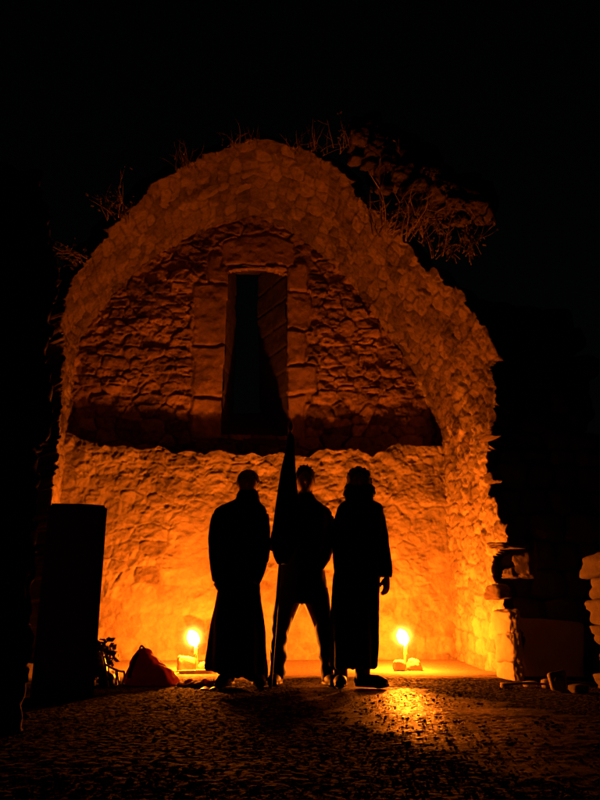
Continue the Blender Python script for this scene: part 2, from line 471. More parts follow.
def sheet(P, Nn, H, mask, parts, tone, mat, thick, shift=0.0, parent='chapel', rim=0.07, plaster_glow=None):
    """P, Nn: (r, c, 3) base points and normals, H heights; mask over faces; parts: list of (name, c0, c1) ranges.
    Front sheet, back sheet `thick` behind it and ragged rims in between."""
    r, c = H.shape
    front = P + Nn * H[..., None]
    back = P - Nn * thick
    back[..., 1] += shift
    par, ploc = (chapel, chap_loc) if parent == 'chapel' else (None, parent)
    nf = r * c
    idx = np.arange(nf).reshape(r, c)
    quad = np.stack([idx[:-1, :-1], idx[:-1, 1:], idx[1:, 1:], idx[1:, :-1]], -1)
    # orient so that the front faces along Nn
    a = front[0, 0]; i0 = np.argwhere(mask)[len(np.argwhere(mask)) // 2]
    q = quad[i0[0], i0[1]]; fl = front.reshape(-1, 3)
    gn = np.cross(fl[q[1]] - fl[q[0]], fl[q[3]] - fl[q[0]])
    flip = gn.dot(Nn[i0[0], i0[1]]) < 0
    V = np.concatenate([fl, back.reshape(-1, 3)])
    objs = []
    for name, c0, c1 in parts:
        pm = mask.copy(); pm[:, :c0] = False; pm[:, c1:] = False
        faces = []
        qs = quad[pm]
        faces.append(qs[:, ::-1] if flip else qs)
        faces.append((qs if flip else qs[:, ::-1]) + nf)
        # rims: faces of the total mask whose neighbour is missing
        verts_extra = []; rimf = []
        mp = np.pad(mask, 1)
        K = 6
        made = {}
        def chain(k):
            if k in made: return made[k]
            A = V[k]; B = V[k + nf]; ids = [k]
            for s in range(1, K):
                t = s / K
                q = A * (1 - t) + B * t + np.array(mnoise.noise_vector(Vector(A * (1 - t) + B * t) * 5.0)) * rim
                ids.append(2 * nf + len(verts_extra)); verts_extra.append(q)
            ids.append(k + nf); made[k] = ids
            return ids
        for i, j in np.argwhere(pm):
            for di, dj, e in ((-1, 0, (0, 1)), (1, 0, (2, 3)), (0, -1, (3, 0)), (0, 1, (1, 2))):
                if not mp[i + 1 + di, j + 1 + dj]:
                    q = quad[i, j]; A = chain(q[e[0]]); B = chain(q[e[1]])
                    for s in range(K):
                        fq = (A[s], A[s + 1], B[s + 1], B[s])
                        rimf.append(fq[::-1] if flip else fq)
        allv = np.concatenate([V, np.array(verts_extra).reshape(-1, 3)]) if verts_extra else V
        F = np.concatenate(faces + ([np.array(rimf)] if rimf else []))
        used, inv = np.unique(F, return_inverse=True)
        tn = np.concatenate([tone.ravel(), tone.ravel(), np.full(len(verts_extra), .4, np.float32)])
        pp = np.concatenate([plaster_glow.ravel(), plaster_glow.ravel(), np.zeros(len(verts_extra))])[used] if plaster_glow is not None else None
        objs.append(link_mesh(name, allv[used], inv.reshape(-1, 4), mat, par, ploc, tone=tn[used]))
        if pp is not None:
            a_ = objs[-1].data.attributes.new('plaster_glow', 'FLOAT', 'POINT'); a_.data.foreach_set('value', pp.astype(np.float32))
    return objs

def in_poly(x, y, poly):
    poly = np.array(poly, float); ins = np.zeros(x.shape, bool)
    for (x0, y0), (x1, y1) in zip(poly, np.roll(poly, -1, 0)):
        if y0 == y1: continue
        cnd = ((y0 > y) != (y1 > y)) & (x < (x1 - x0) * (y - y0) / (y1 - y0) + x0)
        ins ^= cnd
    return ins

# profile of the vault where it meets the recessed wall
far_px = [(437, 440), (433, 420), (425, 398), (413, 372), (399, 348), (380, 320), (360, 294), (340, 272), (318, 251), (298, 236),
          (275, 222), (252, 216), (230, 219), (205, 228), (175, 244), (150, 260), (122, 284), (98, 312), (84, 332), (76, 350), (73, 372), (71, 400), (69, 440)]
prof = np.array([atY(x, y, YU) for x, y in far_px])[:, [0, 2]]
XR, XL = prof[0, 0], prof[-1, 0]
arch = resample(prof, 160)
full = np.concatenate([np.stack([np.full(30, XR), np.linspace(-0.25, arch[0, 1], 31)[:-1]], 1), arch,
                       np.stack([np.full(30, XL), np.linspace(arch[-1, 1], -0.25, 31)[1:]], 1)])
for _ in range(6):
    full[1:-1] = (full[:-2] + 2 * full[1:-1] + full[2:]) / 4
seg = np.r_[0, np.cumsum(np.linalg.norm(np.diff(full, axis=0), axis=1))]
ST = 0.0155
s = np.arange(0, seg[-1], ST)
px_ = np.interp(s, seg, full[:, 0]); pz_ = np.interp(s, seg, full[:, 1])
tx_ = np.gradient(px_, s); tz_ = np.gradient(pz_, s)
ln = np.hypot(tx_, tz_); nxv, nzv = -tz_ / ln, tx_ / ln      # towards the inside of the room
yy = np.arange(6.2, YU + 0.12, ST)
SS, YYm = np.meshgrid(s, yy)
Pv = np.stack([np.tile(px_, (len(yy), 1)), YYm, np.tile(pz_, (len(yy), 1))], -1)
Nv = np.stack([np.tile(nxv, (len(yy), 1)), np.zeros_like(YYm), np.tile(nzv, (len(yy), 1))], -1)
hA, tA, mA = rubble(YYm, SS, 4, course=0.15, length=0.25, joint=0.028, depth=0.022, vary=0.013, warp=.13, rough=.024, tilt=.045, mortar=.0)
tA = (.5 + (tA - .5) * .85).astype(np.float32)
near_px = [(520, 720), (516, 700), (516, 621), (502, 621), (501, 600), (498, 585), (492, 578), (490, 562), (496, 552), (508, 547), (506, 540), (498, 522), (492, 500), (489, 480),
           (487, 455), (490, 440), (486, 428), (494, 408), (490, 385), (484, 372), (495, 360), (493, 345), (482, 325), (466, 308), (457, 292), (442, 279),
           (427, 265), (414, 249), (401, 231), (388, 214), (372, 200), (355, 188), (340, 170), (322, 157), (300, 147), (268, 138), (240, 143), (215, 152),
           (190, 163), (165, 176), (148, 190), (130, 208), (115, 222), (104, 240), (88, 252), (80, 268), (72, 285), (66, 305), (63, 340), (66, 365),
           (63, 385), (67, 400), (66, 420), (62, 440), (58, 460), (55, 480), (52, 505), (50, 720)]
mid = Pv.reshape(-1, 3) + Nv.reshape(-1, 3) * 0.03
qx, qy = project(mid)
jit = 3.5 * fbm(SS * 4, YYm * 3, 8, 3)
# whole stones break away: shift the edge per stone
qx = qx.reshape(SS.shape) + jit + (tA - .5) * 5 * (np.abs(qx.reshape(SS.shape) - 277) > 20)
qy = qy.reshape(SS.shape) + (tA - .5) * 9 * (qy.reshape(SS.shape) < 330)
ins = in_poly(qx, qy, near_px)
ins[YYm > 8.6] = True
mask = ins[:-1, :-1] & ins[1:, 1:] & ins[1:, :-1] & ins[:-1, 1:]
# one broken edge per column, smoothed, then roughened stone by stone
edge = np.array([(np.where(~ins[:, j])[0][-1] + 1 if (~ins[:, j]).any() else 0) for j in range(ins.shape[1])], float)
kw = 13
ep = np.pad(edge, kw, mode='edge')
edge = np.array([np.median(ep[j:j + 2 * kw + 1]) for j in range(len(edge))])
edge = np.convolve(np.pad(edge, 4, mode='edge'), np.ones(9) / 9, 'valid')
leftness = np.clip((len(edge) * .5 - 0 - np.arange(len(edge))) / (len(edge) * .1), 0, 1)
amp = np.where(np.arange(len(edge)) < len(edge) * .42, 4.0, 3.0)
rowi = np.arange(ins.shape[0])[:, None]
ins = rowi > edge[None] + (tA - .5) * 3 * amp[None] + 11 * fbm(SS * 4, YYm * 4, 9, 5, .65)
for j in range(ins.shape[1]):
    bad = np.where(~ins[:, j])[0]
    if len(bad): ins[:bad[-1] + 1, j] = False
e2 = ins.shape[0] - ins.sum(axis=0)
e2 = np.array([np.median(q) for q in np.lib.stride_tricks.sliding_window_view(np.pad(e2, 7, mode='edge'), 15)])
ins = rowi >= e2[None]
mask = ins[:-1, :-1] & ins[1:, 1:] & ins[1:, :-1] & ins[:-1, 1:]
iz = int(np.argmax(pz_ > 2.75)); jz = len(s) - 1 - int(np.argmax(pz_[::-1] > 2.75))
mask_hi = len(s) - 1
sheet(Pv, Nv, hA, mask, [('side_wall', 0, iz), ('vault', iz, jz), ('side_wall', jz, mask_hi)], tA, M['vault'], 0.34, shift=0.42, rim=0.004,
      plaster_glow=sstep(-.35, .35, 2.75 - Pv[..., 2] + 1.3 * fbm(SS * 1.6, YYm * 1.6, 19, 4, .6)))  # plaster remnants low down, paled further to stand for candlelight

# lower wall with its uneven ledge: up the face, then back over the top
xs = np.arange(XL - 0.35, XR + 0.35, 0.0135)
top_px = [(40, 430), (62, 431), (78, 436), (97, 441), (99, 446), (122, 444), (140, 449), (158, 443), (172, 450), (190, 449), (204, 452), (216, 447), (236, 452), (246, 452),
          (262, 456), (284, 452), (296, 455), (310, 455), (318, 449), (326, 446), (338, 449), (350, 447), (364, 450), (372, 455), (388, 446), (398, 440), (412, 443), (428, 445), (440, 446), (480, 450)]
tp = np.array([atY(x, y, YB) for x, y in top_px])
ztop = np.interp(xs, tp[:, 0], tp[:, 2]) - 0.02
ztop = ztop + 0.05 * fbm(xs * 5, xs * 0 + 3, 5, 4, .6)
nface, nled = 205, 30
rowsP = []; rowsN = []; Wc = []
for k in range(nface):
    t = k / (nface - 1)
    z = -0.15 + t * (ztop + 0.15)
    rowsP.append(np.stack([xs, np.full_like(xs, YB) + 0.05 * fbm(xs * .8, z * .8, 12, 2), z], -1)); rowsN.append(np.tile([0, -1.0, 0], (len(xs), 1))); Wc.append(z)
for k in range(1, nled + 1):
    t = k / nled; a = math.pi / 2 * min(1, t * 4)
    rowsP.append(np.stack([xs, np.full_like(xs, YB + (YU + 0.12 - YB) * t), ztop + 0.05 * fbm(xs * 6, xs * 0 + t * 2, 77, 2) * min(1, t * 3)], -1))
    rowsN.append(np.tile([0, -math.cos(a), math.sin(a)], (len(xs), 1))); Wc.append(ztop + t * .45)
P1 = np.array(rowsP); N1 = np.array(rowsN); W1 = np.array(Wc); X1 = np.tile(xs, (len(W1), 1))
h1, t1, m1 = rubble(X1, W1, 11, course=0.15, length=0.30, joint=0.02, depth=0.013, vary=0.012, warp=.13, rough=.020, tilt=.05, mortar=.55)
# lime mortar smeared over much of the face
sm = sstep(-.15, .25, fbm(X1 * 1.7, W1 * 1.7, 41, 3)) * .6 * sstep(2.5, 1.4, W1)
h1 = h1 * (1 - sm) + sm * (0.014 + 0.02 * fbm(X1 * 5, W1 * 5, 43, 4, .6))
h1 = h1 + 0.02 * fbm(X1 * 2.6, W1 * 3.2, 44, 5, .6)
t1 = (t1 * (1 - sm) + sm * .6).astype(np.float32)
mk = np.ones((P1.shape[0] - 1, P1.shape[1] - 1), bool)
sheet(P1, N1, h1, mk, [('lower_wall', 0, P1.shape[1])], t1, M['wall'], 0.2)

# recessed upper wall with dressed stones round the slit
def U2(x, y): return atY(x, y, YU)[[0, 2]]
wl_t, wr_t = U2(229, 268), U2(286, 268)
wl_b, wr_b = U2(221, 436), U2(287, 436)
xs2 = np.arange(XL - 0.15, XR + 0.15, 0.0155)
zs2 = np.arange(2.3, arch[:, 1].max() + 0.2, 0.0155)
X2, Z2 = np.meshgrid(xs2, zs2)
h2, t2, m2 = rubble(X2, Z2, 23, course=0.145, length=0.32, joint=0.017, depth=0.028, vary=0.022, warp=.12, rough=.020, tilt=.12)
blocks = [((193, 285), (228, 346)), ((192, 346), (226, 398)), ((190, 398), (222, 440)), ((208, 254), (229, 285)),
          ((286, 262), (308, 292)), ((286, 292), (312, 330)), ((286, 330), (306, 366)), ((287, 366), (318, 395)), ((287, 395), (306, 440)),
          ((222, 234), (296, 267))]
PXu, PYu = project(np.stack([X2, np.full_like(X2, YU), Z2], -1).reshape(-1, 3))
PXu = PXu.reshape(X2.shape); PYu = PYu.reshape(X2.shape)
PXw = PXu + 3.0 * fbm(X2 * 5, Z2 * 5, 61, 3); PYw = PYu + 3.0 * fbm(X2 * 5, Z2 * 5, 66, 3)
for k, ((bx0, by0), (bx1, by1)) in enumerate(blocks):
    arc = 0 if k != 9 else 11 * ((PXw - 259) / 37.0) ** 2 
    dd = np.minimum(np.minimum(PXw - bx0, bx1 - PXw), np.minimum(PYw - by0 - arc, by1 - PYw))
    w = sstep(-1.0, 0.2, dd); e = sstep(0.2, 2.6, dd)
    hb = (0.034 if k != 9 else .018) * e + (0.006 * ((k * 7) % 5 - 2)) * e + 0.022 * fbm(X2 * 6, Z2 * 6, 71 + k, 4, .6)
    h2 = h2 * (1 - w) + hb * w
    t2 = (t2 * (1 - w) + w * (0.45 + .1 * (k % 3))).astype(np.float32)
zc = np.clip((Z2 - wl_b[1]) / (wl_t[1] - wl_b[1]), 0, 1)
xl_ = wl_b[0] + (wl_t[0] - wl_b[0]) * zc; xr_ = wr_b[0] + (wr_t[0] - wr_b[0]) * zc
cx_ = (xl_ + xr_) / 2; hw_ = (xr_ - xl_) / 2
ztopw = wl_t[1] - 0.07 * ((X2 - cx_) / hw_) ** 2
hole = (X2 > xl_ + .01 * fbm(Z2 * 6, Z2 * 0, 81, 2)) & (X2 < xr_ + .01 * fbm(Z2 * 6, Z2 * 0 + 4, 82, 2)) & (Z2 < ztopw) & (Z2 > wl_b[1] + .03)
mo = ~hole
# inside the arch profile, a little under the vault's skin
poly2 = [(x, z) for x, z in arch[::4]]
cxp, czp = (XL + XR) / 2, 3.2
poly2 = [(cxp + (x - cxp) * 1.05, czp + (z - czp) * 1.05) for x, z in poly2] + [(XL - .12, 2.2), (XR + .12, 2.2)]
mo &= in_poly(X2, Z2, poly2)
mask2 = mo[:-1, :-1] & mo[1:, 1:] & mo[1:, :-1] & mo[:-1, 1:]
P2 = np.stack([X2, np.full_like(X2, YU), Z2], -1)
N2 = np.zeros_like(P2); N2[..., 1] = -1
# wall batter and bulges
P2[..., 1] += 0.06 * fbm(X2 * .9, Z2 * .9, 91, 2)
sheet(P2, N2, h2, mask2, [('upper_wall', 0, P2.shape[1])], t2, M['upper'], 0.05, rim=.008)

# the splayed embrasure behind the opening, narrowing to the slit
YS = YU + 0.72
sl_t, sr_t = atY(235.5, 275, YS)[[0, 2]], atY(259, 275, YS)[[0, 2]]
sl_b, sr_b = atY(232, 416, YS)[[0, 2]], atY(262, 416, YS)[[0, 2]]
win = rock_obj('window', (0, 0, 0), (.01, .01, .01), 1, M['ashlar'], chapel, chap_loc) if False else None
def jamb_sheet(name, A, B, Cc, Dd, nu, nvv, inward, seed, parent, courses=0.33, amp=0.02):
    """stone panel between four corners A(front,bottom) B(back,bottom) C(back,top) D(front,top)"""
    u = np.linspace(0, 1, nu); v = np.linspace(0, 1, nvv)
    UU, VV = np.meshgrid(u, v)
    P = (A * ((1 - UU) * (1 - VV))[..., None] + B * (UU * (1 - VV))[..., None] + Cc * (UU * VV)[..., None] + Dd * ((1 - UU) * VV)[..., None])
    zz = P[..., 2]; dpt = P[..., 1] * 1.0 + P[..., 0] * .2
    row = np.floor(zz / courses + .3 * 0)
    g = np.minimum(np.abs(((zz / courses) % 1) - 0), 1 - ((zz / courses) % 1)) * courses
    off = _hash(row, row * 0 + seed, seed)
    k2 = (dpt / 0.42 + off) % 1; g2 = np.minimum(k2, 1 - k2) * 0.42
    gg = np.minimum(g, g2)
    h = sstep(0.0, 0.022, gg) * (0.02 + amp * (off - .5)) + 0.02 * fbm(dpt * 5, zz * 5, seed, 4, .6)
    P = P + np.array(inward)[None, None] * h[..., None]
    idx = np.arange(nu * nvv).reshape(nvv, nu)
    q = np.stack([idx[:-1, :-1], idx[:-1, 1:], idx[1:, 1:], idx[1:, :-1]], -1).reshape(-1, 4)
    return link_mesh(name, P.reshape(-1, 3), q, M['jamb'], parent, chap_loc, tone=np.full(nu * nvv, .5))
def p3(xz, y, dz=0.0, dx=0.0): return np.array([xz[0] + dx, y, xz[1] + dz])
yf = YU - 0.02
fl_b, fl_t, fr_b, fr_t = p3(wl_b, yf, -.1, -.02), p3(wl_t, yf, .03, -.02), p3(wr_b, yf, -.1, .02), p3(wr_t, yf, .03, .02)
bl_b, bl_t, br_b, br_t = p3(sl_b, YS, -.45), p3(sl_t, YS, .02), p3(sr_b, YS, -.45), p3(sr_t, YS, .02)
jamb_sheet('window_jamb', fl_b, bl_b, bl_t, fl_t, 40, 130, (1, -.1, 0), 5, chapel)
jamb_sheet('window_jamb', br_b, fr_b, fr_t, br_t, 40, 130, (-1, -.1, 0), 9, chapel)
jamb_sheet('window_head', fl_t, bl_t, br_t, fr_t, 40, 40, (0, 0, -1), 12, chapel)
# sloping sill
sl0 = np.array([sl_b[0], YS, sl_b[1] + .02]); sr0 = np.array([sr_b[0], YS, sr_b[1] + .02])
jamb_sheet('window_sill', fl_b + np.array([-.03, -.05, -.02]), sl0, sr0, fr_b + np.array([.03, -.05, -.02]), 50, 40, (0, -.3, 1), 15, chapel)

# stones left sticking out of the broken right-hand end, and the corner block at its foot
def jut(x, y, Y, dims, seed, rz=0.0, mat='vault', name='jutting_stone', **kw):
    c = atY(x, y, Y)
    return rock_obj(name, c, dims, seed, M[mat], chapel, chap_loc, rz=rz, **kw)
JB = dict(boxy=7, amp=.16, sub=5)
jut(507, 546, 7.0, (.26, .30, .055), 3, rz=.15, tiltx=.1, **JB)
jut(525, 565, 6.72, (.12, .18, .20), 5, rz=.5, **JB)
jut(512, 573, 6.85, (.10, .16, .09), 6, rz=.2, **JB)
jut(493, 478, 7.35, (.12, .16, .10), 9, rz=.2, **JB)
jut(498, 592, 7.1, (.15, .3, .13), 12, rz=.1, **JB)
jut(490, 436, 7.35, (.13, .25, .07), 13, rz=.2, **JB)
zz_ = gz(2.8, 7.05) - .03
for k, hh in enumerate((.17, .25, .20)):
    rock_obj('corner_stone', (atY(508, 650, 7.05)[0] + (.012, -.008, .006)[k], 7.05 + (.02, -.03, .01)[k], zz_ + hh / 2), (.10, .46, hh * 1.05), 150 + k, M['stone'], chapel, chap_loc, boxy=6, amp=.2, sub=5)
    zz_ += hh
cb0 = atY(516, 650, 6.72)
YE = XR / (ray(516, 650)[0] / ray(516, 650)[1])      # where the broken wall ends at its foot
zb = atY(516, 621, YE)[2]
xb = atY(585, 650, YE)[0]
cbk = (XR + .045 + (xb - XR) / 2, YE + .34, zb / 2 - .02)
rock_obj('corner_block', cbk, (xb - XR - .02, .60, zb + .08), 14, M['stone'], chapel, chap_loc, boxy=14, amp=.03, sub=5)
# thickness of the right wall beyond its broken end
mb = MB(); rng = random.Random(5)
z = -0.05; k = 0
while z < 4.1:
    hh = rng.uniform(.16, .3); x = XR + .12 + rng.uniform(-.0, .08)
    while x < XR + 1.25:
        w = rng.uniform(.22, .46)
        add_rock(mb, (x + w / 2, 7.98 + rng.uniform(-.07, .09) + .12 * max(0, z - 2), z + hh / 2), (w * 1.05, .5, hh * 1.08), 100 + k, sub=3, amp=.12, boxy=5)
        x += w; k += 1
    z += hh
link_mesh('wall_end', mb.v, mb.f, M['darkstone'], chapel, chap_loc)

# rubble core left over the haunch of the vault
mb = MB()
path = [(362, 142), (376, 152), (388, 166), (402, 176), (418, 188), (436, 197), (456, 203), (474, 205)]
for k, (x, y) in enumerate(path):
    c = atY(x, y, 6.75 - .02 * k)
    add_rock(mb, c, (.22, .3, .13), 200 + k, sub=4, rz=.4 * rng.uniform(-1, 1), amp=.35, boxy=5)
    for q in range(5):
        add_rock(mb, atY(x + rng.uniform(-9, 12), y + rng.uniform(-2, 22), 6.72 + rng.uniform(0, .2)), (rng.uniform(.07, .16), .16, rng.uniform(.05, .1)), 700 + k * 9 + q, sub=3, rz=rng.uniform(-1, 1), amp=.3, boxy=5)
    c = atY(x + 9, y + 9, 6.85)
    add_rock(mb, c, (.22, .3, .13), 230 + k, sub=3, rz=.8 * rng.uniform(-1, 1), amp=.25)
    for q in range(4):
        add_rock(mb, atY(x + 6 + rng.uniform(-8, 8), y + rng.uniform(-14, 6), 7.25 + .3 * q), (.3, .4, .25), 260 + k * 5 + q, sub=2, amp=.2)
for k in range(34):                          # fill between the haunch and the crest
    t = rng.random(); x = 385 + t * 90; y = 150 + t * 60 + rng.uniform(-10, 18)
    add_rock(mb, atY(x, y, 7.7 + rng.uniform(0, .8)), (.5, .5, .35), 400 + k, sub=2, amp=.2)
link_mesh('rubble_core', mb.v, mb.f, M['vault'], chapel, chap_loc)

# ------------------------------------------------------------------ dark masonry at the sides of the view
def stone_stack(name, label, cat, X0, X1, Yc, Yd, z0, z1, course, seed, mat, lean=0.0, wmin=.25, wmax=.5, rag=.1, top=None):
    rng = random.Random(seed); mb = MB(); z = z0; k = 0
    while z < z1:
        hh = course * rng.uniform(.75, 1.25)
        x = X0 + rng.uniform(-rag, rag) * .5
        while x < X1:
            w = rng.uniform(wmin, wmax)
            if top is None or z < top(x + w / 2):
                add_rock(mb, (x + w / 2, Yc + rng.uniform(-.04, .04) + lean * z, z + hh / 2), (w * 1.03, Yd, hh * 1.04), seed * 1000 + k, sub=4, amp=.17, boxy=6, rz=rng.uniform(-.06, .06), tiltx=rng.uniform(-.08, .08))
            x += w; k += 1
        z += hh
    loc = ((X0 + X1) / 2, Yc, z0)
    o = link_mesh(name, mb.v, mb.f, mat, None, loc)
    return tag(o, label, cat)

eR = atY(602, 600, 5.85)
stone_stack('stone_wall', 'broken stub of rough stacked stone wall at the right edge, left side lit', 'wall', eR[0], eR[0] + 1.3, 5.85, .5, gz(eR[0], 5.85) - .03, atY(590, 556, 5.85)[2], .165, 4, M['darkstone'], rag=.08, wmin=.2, wmax=.45)
eL = atY(37, 600, 3.5)
ang = math.radians(33)
u_ = np.arange(0, 1.7, .016); z_ = np.arange(-.1, 2.9, .016)
UU, ZZ = np.meshgrid(u_, z_)
hL, tL, mL = rubble(UU, ZZ, 61, course=.14, length=.22, joint=.03, depth=.04, vary=.04, warp=.1, rough=.03, tilt=.2)
PL = np.stack([eL[0] - UU * math.cos(ang), eL[1] - UU * math.sin(ang), ZZ], -1)
NL = np.tile(np.array([math.sin(ang), -math.cos(ang), 0]), UU.shape + (1,))
okL = (UU > .03 + .05 * fbm(ZZ * 3, ZZ * 0, 62, 3) + .3 * np.maximum(0, ZZ - 1.95)) & (ZZ < 2.6 + .3 * fbm(UU * 3, UU * 0, 63, 3))
mkL = okL[:-1, :-1] & okL[1:, 1:] & okL[1:, :-1] & okL[:-1, 1:]
lw = sheet(PL, NL, hL, mkL, [('ruined_wall', 0, UU.shape[1])], tL, M['darkstone'], .22, shift=0.12, parent=(eL[0] - .8, eL[1], 0), rim=.03)[0]
tag(lw, 'tall dark ruined stone wall along the left edge, unlit', 'wall')

# smooth squared stone slab standing on end in front of the left side
pa = atY(36, 600, 5.3); pb = atY(96.5, 600, 5.3); ptop = atY(66, 503.5, 5.3)[2]
w = pb[0] - pa[0]; pg = gz(pa[0], 5.3)
pl = MB()
pc = np.array([(pa[0] + pb[0]) / 2, 5.45, pg])
bm = bmesh.new(); bmesh.ops.create_cube(bm, size=1)
for v in bm.verts: v.co = Vector((v.co.x * w, v.co.y * .3, (v.co.z + .5) * (ptop - pg + .04)))
bmesh.ops.bevel(bm, geom=bm.edges[:], offset=.018, segments=3, affect='EDGES')
bmesh.ops.subdivide_edges(bm, edges=bm.edges[:], cuts=3, use_grid_fill=True)
rot = math.atan2(-pb[0], 5.45) * -1.0
for v in bm.verts:
    q = v.co.copy(); q += q.normalized() * .012 * mnoise.noise(q * 4 + Vector((3, 1, 7)))
    x, y = q.x, q.y
    a = math.radians(9.5)
    v.co = Vector((x * math.cos(a) - y * math.sin(a), x * math.sin(a) + y * math.cos(a), q.z - .04))
me = bpy.data.meshes.new('stone_pillar'); bm.to_mesh(me); bm.free(); me.materials.append(M['darkstone'])
me.polygons.foreach_set('use_smooth', [True] * len(me.polygons))
pil = bpy.data.objects.new('stone_pillar', me); COL.objects.link(pil); pil.location = pc
tag(pil, 'flat topped rectangular dark stone pillar silhouetted left of the red bag', 'pillar')

# ------------------------------------------------------------------ candles and the stones that prop them
def candle(x, y, fx, fy, label, seed):
    Y = 8.0
    b = atY(x, y, Y); b[2] = gz(b[0], Y) + .0
    t = atY(fx + 3, fy + 9, Y); fl = atY(fx, fy, Y)
    c = thing('candle', label, 'candle', b, 'lit candles on the chapel floor')
    dirv = t - b
    mb = MB().add(*tube([b - Up * .03, b + dirv * .3 + Rt * .002, b + dirv * .7 - Rt * .003, t], [.0155, .0135, .0125, .0115], ns=14))
    # wax runs
    rg = random.Random(seed)
    for k in range(5):
        a = rg.uniform(0, 6.28); o = np.array([math.cos(a), math.sin(a), 0]) * .011
        mb.add(*tube([t + o - Up * .005, t + o * 1.1 - Up * rg.uniform(.05, .12)], [.004, .005], n=5, ns=6))
    link_mesh('wax_stick', mb.v, mb.f, M['wax'], c, b)
    mb = MB().add(*tube([t - Up * .004, t + Up * .008, t + Up * .016 + Rt * .002], [.0022, .002, .0018], n=6, ns=6))
    link_mesh('wick', mb.v, mb.f, M['leather'], c, b)
    f0 = t + Up * .004
    d = fl - f0
    mb = MB().add(*tube([f0, f0 + d * .35, f0 + d * .8 - Rt * .002, f0 + d * 1.3 - Rt * .004, f0 + d * 1.75 - Rt * .008], [.012, .046, .054, .046, .012], n=22, ns=18))
    fo = link_mesh('flame', mb.v, mb.f, M['flame'], c, b)
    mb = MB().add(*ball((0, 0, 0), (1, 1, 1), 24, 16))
    o = link_mesh('flame_halo', mb.v, mb.f, M['halo'], c, (0, 0, 0))  # added glow ball for the halo, not a part of the flame
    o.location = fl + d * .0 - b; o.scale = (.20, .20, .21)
    return b
cl = candle(197, 673, 193, 637, 'lit thin candle left of the three people, beside the red bag', 2)
cr = candle(405, 673, 402.5, 636, 'lit thin candle right of the three people', 3)

def px_w(x0, x1, Y): return abs(atY(x1, 665, Y)[0] - atY(x0, 665, Y)[0])
def floor_stone(x, Y, wpx, h, dy, label, seed, group='stones propping the candles', mat='stone', dz=0.0, **kw):
    w = wpx / FPX * Y * .97
    c = atY(x, 665, Y); z = gz(c[0], Y)
    o = rock_obj('stone', (c[0], Y, z + h / 2 - .012 + dz), (w, dy, h), seed, M[mat], None, None, **kw)
    return tag(o, label, 'stone', group)
floor_stone(186.5, 8.03, 17, .155, .11, 'tall pale stone standing left of the left candle', 31, boxy=5, amp=.2)
floor_stone(213, 7.92, 13, .085, .12, 'low pale stone between the left candle and the long skirt', 33, boxy=5, amp=.2)
floor_stone(204, 8.08, 9, .10, .1, 'small pale stone tight behind the left candle stick', 34, amp=.2)
floor_stone(196, 7.76, 34, .045, .13, 'flat pale slab lying in front of the left candle', 35, boxy=6, amp=.12)
floor_stone(399, 7.96, 13, .125, .12, 'round pale stone left of the right candle', 37, boxy=2.4, amp=.1)
floor_stone(413.5, 8.04, 15, .12, .13, 'lumpy stone right of the right candle with pale overhanging top', 38, boxy=3, amp=.3)

# ------------------------------------------------------------------ people
def head_shape(c, w, h, d, turn=0.0):
    """head with brow, eye hollows and bulges, nose, lips, chin; faces the camera"""
    V, F = ball((0, 0, 0), (1, 1, 1), 40, 30)
    ct, st = math.cos(turn), math.sin(turn)
    R2 = Rt * ct - Fh * st; F2 = Fh * ct + Rt * st
    out = []
    for v in V:
        v = np.array(v); x, y, z = v.dot(Rt), v.dot(Fh), v[2]     # y<0 is the face
        jaw = 1 - .22 * sstep(.0, -1, np.array(z)) ** 1.4
        X = x * jaw * (1 - .06 * max(0, z)); Y = y * (1 - .12 * max(0, -z)); Z = z
        fr = max(0.0, -y) ** .5 if y < 0 else 0
        def g(cx, cz, sx, sz): return math.exp(-((x - cx) / sx) ** 2 - ((z - cz) / sz) ** 2) * fr
        Y += .10 * (g(-.36, .02, .17, .11) + g(.36, .02, .17, .11))           # sockets
        Y -= .05 * (g(-.36, .02, .09, .06) + g(.36, .02, .09, .06))           # eyeballs
        Y -= .06 * g(0, .18, .5, .08)                                          # brow
        Y -= .24 * g(0, -.20, .10, .12) + .12 * g(0, -.02, .07, .18)           # nose
        Y -= .07 * (g(0, -.45, .22, .045) + g(0, -.56, .20, .05))              # lips
        Y += .04 * g(0, -.505, .22, .02)
        Y -= .10 * g(0, -.80, .24, .14)                                        # chin
        out.append(np.array(c) + R2 * X * w / 2 + F2 * Y * d / 2 + Up * Z * h / 2)
    return out, F

def add_head(mb, x, ytop, ybot, wpx, D, turn=0.0):
    a = atD(x, ytop, D); b = atD(x, ybot, D); c = (a + b) / 2
    h = np.linalg.norm(a - b); w = wpx * np.linalg.norm(atD(x + 1, ytop, D) - atD(x, ytop, D))
    mb.add(*head_shape(c, w, h, h * .86, turn))
    for s in (-1, 1):
        e = c + Rt * s * w * .48 + Fh * .008 - Up * .01
        mb.add(*ball(e, (.010, .017, .031), 12, 8))
    return c, w, h

